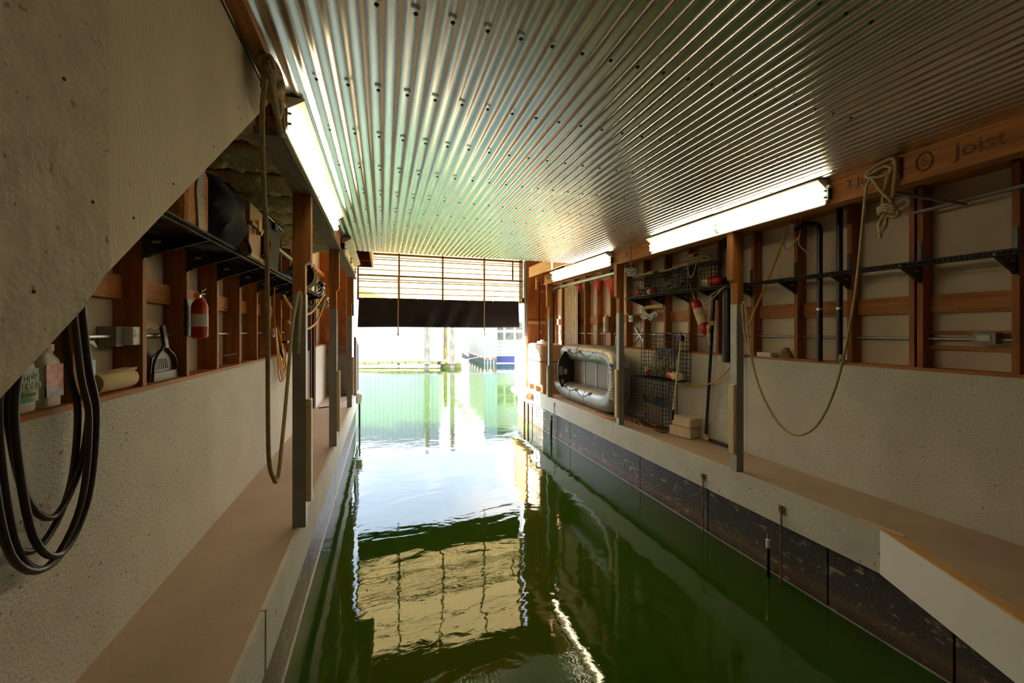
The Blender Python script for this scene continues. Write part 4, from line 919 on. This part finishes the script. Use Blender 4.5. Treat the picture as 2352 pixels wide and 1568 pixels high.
# standing traps on the walkway
o = thing('crab_trap', (4.25,5.3,0), 'lower of two stacked upright wire crab traps on the right walkway', 'crab trap')
cage(o, 4.10, 4.38, 5.13, 5.92, .004, .80, g=.066); MB().box(4.24,4.245,5.25,5.8,.38,.50).build('mesh_panel', mat('blue_grey_mesh', (.06,.07,.09), .6), o)
o = thing('crab_trap', (4.3,5.1,.8), 'upper of two stacked upright wire crab traps on the right walkway', 'crab trap')
cage(o, 4.15, 4.44, 4.92, 5.72, .81, 1.54, g=.066); MB().box(4.29,4.295,5.05,5.55,1.18,1.30).build('mesh_panel', mat('blue_grey_mesh', (.06,.07,.09), .6), o)
b = MB()
b.tube([(4.14,5.2,.86),(4.14,5.35,1.30)], .004,5); 
for k in range(26): 
    y = 5.12+.018*k; b.tube([(4.15,y,.80+.012*(k%2)),(4.14,y+.009,.775)], .003,5)
b.build('spring', WIRE, o)
tag(MB().tube(smooth_path(tangle((4.28,5.34,.93),(.10,.30,.08),16,51,50),2), .008, 7).build('trap_rope', ROPEG), 'dark rope tangled in the bottom of the upper standing trap', 'rope')
tag(MB().tube(smooth_path(tangle((4.28,5.32,1.18),(.07,.22,.16),10,52,50),2), .006, 7).build('harness_line', WIRE), 'wire harness crossing in the upper standing trap', 'wire')
tag(MB().tube(smooth_path(tangle((4.22,5.55,.58),(.07,.18,.18),9,53,50),2), .007, 7).build('harness_line', ROPEG), 'thin line tangled in the lower standing trap', 'rope')
tag(MB().tube([(4.20+.02*sin(a*3),5.50+.21*cos(a),.19+.15*sin(a)) for a in [i*pi/14 for i in range(56)]], .009, 7, ).build('trap_rope', YELLOW), 'yellow line coiled inside the bottom of lower standing trap', 'rope')
cfloat((4.20,4.98,.90), (0,-1,0), RED, PAPER, 'float', 'red and cream float at the right end of the upper standing trap', r=.068, l=.34)
cfloat((4.20,5.60,.90), (0,.7,.5), RED, PAPER, 'float', 'red and cream float at the left end of the upper standing trap', r=.045, l=.2)
o = thing('boat_pole', (4.08,4.75,.3), 'slim cream pole with black ends leaning on the standing traps', 'pole')
MB().tube([(4.06,4.84,.40),(4.12,4.75,1.44)], .014, 10).build('shaft', CREAM, o); MB().tube([(4.052,4.852,.27),(4.06,4.84,.42)], .019, 10).build('black_grip', BLACKP, o)
MB().box(4.09,4.15,4.71,4.79,1.43,1.52).build('black_head', BLACKP, o); MB().tube([(4.12,4.745,1.52),(4.12,4.745,1.56)], .012, 8).build('red_tip', RED, o)
MB().tube([(4.12,4.77,1.50),(4.135,5.1,1.555)], .012, 8).build('cross_arm', BLACKP, o)
# foam blocks
def foam(c, sz_, rz, label):
    b = MB(); R = Matrix.Rotation(rz, 3, 'Z'); b.obox(c, sz_, R); o = b.build('foam_block', FOAM, bevel=.018); tag(o, label, 'foam block', 'cream foam blocks on the right walkway')
foam((4.335,4.90,.078), (.30,.36,.150), radians(14), 'lower of the two cream foam blocks on the right walkway')
foam((4.345,4.87,.232), (.29,.34,.145), radians(8), 'upper of the two cream foam blocks on the right walkway')

# ================================================================== dinghy
DG = thing('inflatable_dinghy', (4.15, 7.4, 0), 'silver grey inflatable dinghy stood on its side on the right walkway', 'dinghy')
path = [(4.07,9.06,.30),(4.08,8.85,.26),(4.10,8.55,.22),(4.12,8.1,.205),(4.12,7.6,.205),(4.12,7.1,.205),(4.10,6.75,.215),(4.06,6.45,.27),(4.02,6.24,.40),(4.0,6.16,.56),(4.0,6.15,.70),(4.01,6.17,.84),(4.05,6.26,.97),(4.10,6.46,1.06),(4.17,6.8,1.09),(4.20,7.2,1.09),(4.22,7.7,1.09),(4.23,8.3,1.085),(4.23,8.6,1.08),(4.23,8.80,1.06),(4.23,8.90,1.05)]
rad = [.03,.11,.18,.20,.203,.203,.205,.205,.195,.185,.183,.185,.185,.187,.187,.187,.187,.187,.185,.15,.05]
sp = smooth_path(path, 5); rr = []
for i in range(len(path)-1):
    for k in range(5): rr.append(rad[i]+(rad[i+1]-rad[i])*k/5)
rr.append(rad[-1])
hull = MB().tube(sp, .2, 24, radii=rr).build('tubes', DINGHY, DG)
MB().prism([(6.30,.36),(8.34,.30),(8.34,1.02),(6.30,.98)], 'x', 4.22, 4.235).build('floor_panel', DFLOOR, DG)
for y in (7.82, 7.32, 6.86, 6.40): MB().box(4.205,4.222,y-.012,y+.012,.34,1.0).build('floor_batten', WHITEP, DG)
for (cx, cy, cz, ax_, r_) in ((4.12,7.35,.205,(0,1,0),.2055),(4.10,6.72,.215,(-.05,1,-.1),.208),(4.19,7.0,1.09,(0,1,0),.190),(4.22,7.9,1.09,(0,1,0),.190),(4.0,6.155,.50,(0,.1,-1),.189),(4.0,6.155,.90,(0,.1,1),.189),(4.12,8.0,.205,(0,1,0),.2035)):
    MB().lathe([(r_-.004,-.014),(r_,-.012),(r_,.012),(r_-.004,.014)], (cx,cy,cz), ax_, 28).build('seam_tape', mat('dark_silver_seam', (.20,.20,.19), .35, metal=.3), DG)
tr_ = MB().prism([(4.24,.24),(4.24,1.08),(3.98,1.10),(3.90,.98),(3.845,.90),(3.82,.78),(3.82,.50),(3.86,.40),(3.92,.28),(3.98,.24)], 'y', 8.36, 8.40).build('transom', BLACKP, DG)
MB().box(3.84,3.93,8.345,8.36,.56,.76).build('motor_pad', GREYBOX, tr_); MB().box(3.96,4.04,8.345,8.36,.58,.70).build('plate', LGREY, tr_)
MB().box(3.90,3.96,8.35,8.36,.36,.46).build('data_sticker', GREYBOX, tr_)
for z, X in ((.215,4.12),(1.085,4.21)):
    hx = [(X-.165 if z < .5 else X-.15, y, z+.12*(1 if z < .5 else .6)) for y in (8.25,7.75,7.10)]
    up = .10 if z < .5 else .04
    pts = []
    for k, y in enumerate((8.25,7.72,7.12)):
        Xs = X-.187; pts.append((Xs, y, z+up))
        MB().lathe([(.055,0),(.05,.006)], (Xs+.012,y,z+up), (-1,0,.3), 16).build('patch', GREYBOX, DG)
        MB().lathe([(.022,0),(.018,.02)], (Xs+.005,y,z+up), (-1,0,.3), 10).build('ring', BLACKP, DG)
    MB().tube(smooth_path([pts[0],(pts[0][0]-.012,(pts[0][1]+pts[1][1])/2,z+up-.06),pts[1],(pts[0][0]-.012,(pts[1][1]+pts[2][1])/2,z+up-.11),pts[2]],5), .009, 7).build('grab_line', BLACKP, DG)
text('Sonic 7', .165, (3.803,6.085,.60), rot_facing((-1,-.12,.0),(0,-.05,1)), YTXT, 'lettering', DG).rotation_euler = (Matrix.Rotation(0,3,'Z') @ Matrix((Vector((0,0,1)),Vector((0,1,0)),Vector((-1,0,0)))).transposed()).to_euler()
for (y,z) in ((6.18,.97),(6.22,.36)): MB().lathe([(.04,0),(.035,.008)], (3.838,y,z), (-1,0,0), 14).build('valve', BLACKP, DG)
for dz in (0,.03):
    MB().tube(smooth_path([(4.08,6.9-dz,1.285),(4.04,6.5-dz,1.262-dz*.3),(4.0,6.20-dz,1.16-dz*.3),(3.97,6.02-dz,1.02-dz*.3)],5), .008, 6).build('rub_strake', mat('dark_green_strake', (.01,.04,.03), .4), DG)
    MB().tube(smooth_path([(4.0,6.45-dz,.075),(3.95,6.20-dz,.16),(3.93,6.02-dz,.32)],5), .008, 6).build('rub_strake', mat('dark_green_strake', (.01,.04,.03), .4), DG)
tag(MB().tube(smooth_path([(3.98,6.9,.012),(3.86,6.75,.012),(3.86,6.3,.012),(3.98,6.0,.012),(4.05,5.8,.012),(4.16,5.9,.05),(4.12,5.7,.012),(4.05,5.5,.012),(4.15,5.2,.012),(4.28,5.05,.012)],6), .010, 7).build('extension_cord', ORANGE), 'orange cord lying on the right walkway under the dinghy bow', 'cord')
o = thing('oar', (4.45,6.95,1.2), 'dark handled aluminium oar standing behind the dinghy bow', 'oar')
MB().tube([(4.40,6.98,.6),(4.44,6.93,1.52)], .015, 8).build('shaft', GALV, o); MB().tube([(4.44,6.935,1.48),(4.445,6.92,1.66)], .02, 8).build('grip', BLACKP, o)

# ================================================================== tank and neighbours
o = thing('wrapped_tank', (4.1,9.85,0), 'tall tan tank wrapped in milky plastic with red strap by the doorway', 'tank')
def rbox(x0,x1,y0,y1,z0,z1,r,n=6):
    b = MB(); pts = []
    for (cx,cy,a0) in ((x1-r,y1-r,0),(x0+r,y1-r,90),(x0+r,y0+r,180),(x1-r,y0+r,270)):
        for k in range(n+1): a = radians(a0+90*k/n); pts.append((cx+r*cos(a), cy+r*sin(a)))
    return b.prism(pts,'z',z0,z1)
tk = rbox(3.76,4.44,9.22,10.30,.20,1.22,.16).build('tank_body', TANK, o, bevel=.05)
rbox(3.752,4.448,9.45,10.31,.20,1.235,.17).build('plastic_wrap', WRAP, o, bevel=.06)
rbox(3.746,4.454,9.205,10.32,.78,.81,.17).build('red_strap', RED, o)
for y in (9.22,9.72,10.18): MB().box(3.80,4.45,y,y+.12,.0,.15).build('skid', PALEWOOD, o)
MB().box(3.80,4.45,9.22,10.4,.15,.20).build('pallet_top', PALEWOOD, o)
MB().lathe([(.14,0),(.14,.06),(.05,.065),(.05,.10)], (4.1,10.0,1.23), seg=20).build('lid', WHITEP, o)
MB().tube([(3.83,9.3,.93),(3.74,9.3,.93)], .01, 7).build('valve_stub', BLACKP, o)
o = thing('rod_rack', (4.21,10.55,1.24), 'tall black metal pole with side arms standing behind the tank', 'pole')
MB().tube([(4.22,10.5,1.27),(4.22,10.5,2.95)], .022, 8).build('pole', BLACKP, o); MB().box(4.05,4.42,10.42,10.50,1.265,1.29).build('foot', BLACKP, o)
for z in (2.88,2.68): MB().bar((4.22,10.5,z),(4.45,10.3,z+.01), .03).build('arm', GREYBOX, o)
o = thing('chain', (3.72,9.485,2.93), 'short brass chain hanging from the right box soffit', 'chain')
for k in range(6):
    c = Vector((3.72,9.485,2.935-.055*k)); aa = [i*pi/6 for i in range(12)]
    MB().tube([tuple(c+(Vector((.016*cos(a),0,.032*sin(a))) if k % 2 else Vector((0,.016*cos(a),.032*sin(a))))) for a in aa], .006, 6, True).build('link', BRASS, o)
# corrugated beige sheet
b = MB(); b.smooth = False; n = 9
pts = []
for k in range(n):
    y = 8.64+.083*k; pts += [(4.462,y),(4.462,y+.045),(4.482,y+.055),(4.482,y+.075)]
for k in range(len(pts)-1):
    b.quad([(pts[k][0],pts[k][1],.02),(pts[k+1][0],pts[k+1][1],.02),(pts[k+1][0],pts[k+1][1],2.68),(pts[k][0],pts[k][1],2.68)])
o = b.build('corrugated_panel', mat('beige_plastic_sheet', (.58,.47,.33), .45)); tag(o, 'tall beige corrugated sheet standing against the right wall by the tank', 'panel'); q = o.modifiers.new('solid','SOLIDIFY'); q.thickness = .003
# racks, flags, float roll
o = thing('rod', (4.1,7.6,2.68), 'pale rod carrying the far red pennant under the right beam', 'rod'); MB().tube([(4.12,8.25,2.655),(4.1,6.4,2.665)], .012, 7).build('shaft', PAPER, o)
o = thing('rod', (4.1,6.9,2.58), 'pale rod carrying the two nearer red pennants', 'rod'); MB().tube([(4.08,7.35,2.575),(4.05,6.2,2.60)], .012, 7).build('shaft', PAPER, o)
def flag(y0, y1, zt, zb_, x, label):
    b = MB(); b.smooth = True; n = 10
    for j in range(n+1):
        v = j/n
        for i in range(5):
            u = i/4; ym = (y0*.35+y1*.65); ya = y0+(ym-y0)*v; yb_ = y1+(ym-y1)*v*.9
            b.v.append((x+.02*sin(u*6+v*3), ya+(yb_-ya)*u, zt+(zb_-zt)*v))
    for j in range(n):
        for i in range(4): a = j*5+i; b.f.append((a,a+1,a+6,a+5))
    o = b.build('pennant', REDC); q = o.modifiers.new('solid','SOLIDIFY'); q.thickness = .003
    tag(o, label, 'pennant', 'red pennants under the right beam')
flag(8.12,7.74,2.655,2.42,4.11,'red pennant farthest left under the right strip light')
flag(7.22,6.86,2.575,2.28,4.06,'middle red pennant hanging near the silver extinguisher')
flag(6.80,6.32,2.575,2.18,4.055,'red pennant nearest to the middle right post')
o = thing('float_roll', (4.1,6.7,2.66), 'red and cream cylinder float with printed letters under the right beam', 'float')
MB().lathe([(.03,0),(.085,.05),(.09,.22)], (4.08,7.02,2.615+.03), (0,-1,0), 20).build('red_end', RED, o); MB().lathe([(.09,0),(.09,.34)], (4.08,6.80,2.645), (0,-1,0), 20).build('cream_body', PAPER, o)
text('VCT', .06, (3.988,6.64,2.66), FACE_NEGX, INK, 'lettering', o); text('71A', .06, (3.988,6.64,2.605), FACE_NEGX, INK, 'lettering', o)
o = MB().tube(smooth_path([(4.10,6.28,2.50),(4.1,6.30,2.22),(4.1,6.28,2.12)],4), .014, 7).build('paddle_handle', BLACKP); tag(o, 'black handled strap hanging under the float beside the middle right post', 'strap'); MB().bar((4.1,6.30,2.12),(4.2,6.18,1.86), .03,.012).build('blade', GALV, o)
# small wire grid on the wall behind dinghy
o = thing('wire_rack', (4.5,7.55,1.4), 'small wire rack on the right wall below the extinguisher', 'rack')
b = MB()
for k in range(9): b.bar((4.49,7.48,1.24+.045*k),(4.49,7.78,1.24+.045*k), .003)
for y in (7.50,7.58): b.bar((4.49,y,1.2),(4.49,y,1.66), .008)
b.build('wires', GREYBOX, o)
pipe('conduit', [(4.58,7.93,1.52),(4.58,7.93,2.85)], .016, GALV, 'upright grey conduit on the right wall between flags', 'conduit', sm=False)
tag(MB().box(4.30,4.34,YF-.04,YF,1.50,1.58).build('outlet_plate', WHITEP), 'small white outlet on the orange end wall above the tank', 'electrical box')
tag(MB().tube(smooth_path([(3.70,8.72,2.66),(3.69,8.68,1.5),(3.68,8.75,.9),(3.70,8.80,.5),(3.72,8.72,.06)],6), .012, 8).build('white_line', ROPE), 'white line hung down beside the farthest right post', 'rope')

# ================================================================== dock edge fittings right
def hinge_rod(y, zt, zb_, x, label, m=RUST, r=.008):
    o = thing('mooring_rod', (x, y, zt), label, 'rod', 'steel rods hinged on the right dock edge')
    b = MB(); b.box(x-.004, x+.004, y-.035, y-.008, zt-.06, zt+.02).box(x-.004, x+.004, y+.008, y+.035, zt-.06, zt+.02); b.tube([(x-.008,y,zt-.06),(x-.008,y,zt+.02)], .009, 8)
    b.build('hinge_plate', m, o); MB().tube([(x-.012,y,zt),(x-.012,y,zb_)], r, 8).build('rod', m, o)
    for dy in (-.022,.022):
        for dz in (-.045,.005): MB().lathe([(.005,0),(.005,.004)], (x-.004,y+dy,zt+dz), (-1,0,0), 6).build('bolt', GALV, o)
hinge_rod(2.93, -.17, -.98, ER-.016, 'rusty mooring rod on the right dock edge, nearest the camera')
hinge_rod(3.945, -.20, -.98, ER-.016, 'rusty mooring rod on the right dock edge below the near post')
hinge_rod(8.44, -.10, -.70, ER-.016, 'thin mooring rod on the right dock edge below the dinghy stern', GALV)
hinge_rod(9.55, -.10, -1.0, ER-.016, 'thin mooring rod on the sunlit far end of the right dock edge', GALV)
o = thing('mooring_pole', (3.72,3.05,-.6), 'black pole with white cap rising from the water beside right dock', 'pole')
MB().tube([(3.73,3.05,-1.3),(3.73,3.05,-.62)], .017, 10).build('pole', BLACKP, o); MB().tube([(3.73,3.05,-.62),(3.73,3.05,-.54)], .022, 10).build('cap', WHITEP, o); MB().tube([(3.73,3.05,-.54),(3.73,3.05,-.48)], .010, 8).build('fitting', BRASS, o)
o = thing('mooring_pole', (3.74,8.6,-.6), 'black pole with grey top rising from the water below the dinghy', 'pole')
MB().tube([(3.74,8.60,-1.3),(3.75,8.58,-.52)], .026, 10).build('pole', BLACKP, o); MB().tube([(3.75,8.58,-.52),(3.75,8.58,-.40)], .028, 10).build('cap', GREYBOX, o)
o = thing('timber_pile', (3.74,10.3,-.6), 'pair of rusty steel piles at the far right dock corner', 'pile')
for y in (10.42,10.12): MB().tube([(3.73,y,-1.4),(3.73,y,-.38)], .035, 10).build('steel_tube', RUST, o)
o = thing('bumper_log', (3.68,10.4,-.1), 'pale timber bumper log on the sunlit right dock corner', 'log')
MB().lathe([(.088,-.68),(.095,-.66),(.095,.66),(.088,.68)], (3.68,10.55,-.16), (0,1,0), 18).build('log', PALEWOOD, o, )
MB().lathe([(.070,-.005),(.070,.0)], (3.68,9.865,-.16), (0,1,0), 18).build('end_grain', ORANGE if False else PALEWOOD, o)
tag(MB().tube(smooth_path([(3.80,9.6,.02),(3.86,9.45,.015),(3.82,9.3,.015),(3.76,9.45,.015),(3.80,9.6,.02)],5,True), .012, 7, True).build('dock_line', BLACKP), 'small black line coil on the right walkway beside the tank', 'cord')
tag(MB().tube([(3.745,10.35,-.42),(3.75,8.95,-.38)], .012, 7).build('boom', GALV), 'thin dark tipped rod lying along the sunlit right dock face', 'rod')
tag(MB().obox((3.80,2.13,.006),(.055,.30,.010), Matrix.Rotation(radians(3),3,'Z')).build('edge_strip', CREAM), 'short yellow plastic strip at the bend of the right dock edge', 'strip')
b = MB()
for (y) in (8.0,): pass
# bolts on fascia
tag(MB().lathe([(.014,0),(.011,.006)], (ER-.012,2.37,-.13), (-1,0,0), 12).build('bolt_cover', WHITEP), 'round white bolt cover on the right dock face near the bend', 'bolt')
tag(MB().lathe([(.014,0),(.011,.006)], (ER-.012,2.62,-.10), (-1,0,0), 12).build('bolt_cover', WHITEP), 'round white bolt cover on the right dock face, left of its twin', 'bolt')

# ================================================================== the harbour beyond
def siding_wall(b, A, B, z0, z1, pitch=.30, d=.03):
    A = Vector(A); B = Vector(B); L_ = (B-A).length; t = (B-A)/L_; n = Vector((t.y,-t.x)); pts = [A]
    k = 0; x = 0
    while x < L_-.001:
        x2 = min(L_, x+pitch)
        pts += [A+t*(x+.02)+n*d, A+t*(x+.05)+n*d, A+t*(x+.07)]; x = x2
    pts.append(B)
    for p, q in zip(pts[:-1], pts[1:]): b.quad([(p.x,p.y,z0),(q.x,q.y,z0),(q.x,q.y,z1),(p.x,p.y,z1)])
    return b
o = thing('boathouse', (-4,29,-.9), 'pale blue metal sided floating boathouse across the water, left', 'building')
A, B = (3.60,27.25), (-22.0,35.5)
siding_wall(MB(), B, A, -.45, 4.15).build('front_wall', EXTBLUE, o)
siding_wall(MB(), A, (5.2,36.5), -.45, 4.15).build('side_wall', EXTWHITE, o)
MB().prism([(3.60,27.25),(5.2,36.5),(-20.4,44.7),(-22.0,35.5)],'z',4.15,4.35).build('roof', EXTWHITE, o)
b = MB()
for k in range(30):
    u = k/30; x = A[0]+(B[0]-A[0])*u; y = A[1]+(B[1]-A[1])*u-.35
    b.obox((x,y,-.60+.03*sin(k*7)), (.85,.35,.16), Matrix.Rotation(-.31,3,'Z'))
b.build('float_timbers', MOSS, o)
MB().obox(((A[0]+B[0])/2,(A[1]+B[1])/2-.55,-.80),(27,.5,.18), Matrix.Rotation(-.312,3,'Z')).build('bumper_board', DOCKW, o)
MB().box(.9,1.05,27.4,27.55,-1.0,-.62).build('stub_pile', BLACKP, o)
o = thing('boathouse', (7.4,30,-.9), 'cream sided floating boathouse with light blue end across the water, right', 'building')
siding_wall(MB(), (7.9,46.0), (7.03,28.3), -.35, 4.4).build('side_wall', EXTSIDE, o)
siding_wall(MB(), (7.03,28.3), (7.90,28.05), -.35, 4.4).build('end_wall', EXTTEAL, o)
MB().box(7.05,9.5,28.4,46,4.4,4.6).build('roof', EXTWHITE, o)
b = MB()
for k in range(40): 
    y = 28.3+k*.43; x = 7.03+(y-28.3)*.049; b.box(x-.05,x+.02,y,y+.38,-1.1,-.50)
for k in range(4): b.box(7.05+.22*k,7.24+.22*k,28.2-.06*k,28.25-.06*k,-1.1,-.55)
b.build('skirt_boards', SKIRT, o)
b = MB()
for k in range(12): y = 28.4+k*1.3; x = 7.0+(y-28.3)*.049; b.box(x-.06,x,y,y+.5,-.50,-.38)
b.box(7.1,7.35,28.12,28.2,-.55,-.38).box(7.55,7.9,28.0,28.1,-.55,-.38); b.build('rust_blocks', BRICKR, o)
o = thing('floating_house', (9.5,28.6,-.9), 'white floating house with square windows across the water at far right', 'building')
siding_wall(MB(), (7.98,29.3), (14.5,27.2), -.30, 4.0, pitch=50).build('front_wall', EXTWHITE, o)
MB().prism([(7.98,29.3),(14.5,27.2),(16,33),(9.5,35)],'z',4.0,4.2).build('roof', EXTWHITE, o)
tt = Vector((6.52,-2.1,0)).normalized()
for k in range(4):
    for j in range(2):
        c = Vector((8.0,29.25,0))+tt*(.45+.78*k); c.z = 1.15+.75*j
        wq = MB().obox(c, (.72,.06,.66), Matrix.Rotation(atan2(tt.y,tt.x),3,'Z')).build('window', EXTWHITE, o)
        MB().obox(c+Vector((-.01,-.03,0)), (.60,.06,.54), Matrix.Rotation(atan2(tt.y,tt.x),3,'Z')).build('pane', GLASS, wq)
MB().obox(Vector((8.0,29.1,-.62))+tt*1.6, (3.0,.1,.5), Matrix.Rotation(atan2(tt.y,tt.x),3,'Z')).build('blue_skirt', BLUEC, o)
b = MB()
for k in range(14): b.obox(Vector((8.0,29.26,-.2+.28*k))+tt*3.2, (6.4,.03,.015), Matrix.Rotation(atan2(tt.y,tt.x),3,'Z'))
b.build('clapboard_lines', LGREY, o)
for (x, y, r_, m_, h, lab) in ((2.76,26.8,.16,PILE,5.55,'left grey marine pile rising before the blue boathouse'), (4.15,27.9,.14,MOSSP,3.2,'mossy marine pile, the middle of the three'), (4.37,26.4,.16,PILE,5.6,'right grey marine pile beside the little dock')):
    q = MB().lathe([(r_,0),(r_*1.02,1.2),(r_*.98,2.8),(r_*.95,h),(r_*.4,h+.18)], (x,y,-1.3), seg=16).build('pile', m_); tag(q, lab, 'pile', 'marine piles across the water')
    if m_ is PILE: MB().lathe([(r_+.12,0),(r_+.12,.06)], (x,y,-.62), seg=14).build('collar', LGREY, q)
o = thing('dock', (4.3,27.0,-.6), 'small sunlit dock walkway between the piles across the water', 'dock')
MB().prism([(3.6,27.1),(4.95,26.6),(7.0,40),(5.6,40)],'z',-.62,-.45).build('deck', DOCKW, o); MB().prism([(3.6,27.0),(4.95,26.5),(5.05,26.7),(3.7,27.2)],'z',-.95,-.62).build('edge', MOSS, o)
MB().box(3.45,3.7,26.7,27.0,-1.0,-.5).build('tyre_fender', BLACKP, o)
tag(MB().tube([(5.0,26.6,-.45),(7.0,28.2,-.30)], .02, 6).build('mooring_line', WHITEP), 'pale mooring line running from the little dock to the cream boathouse', 'rope')
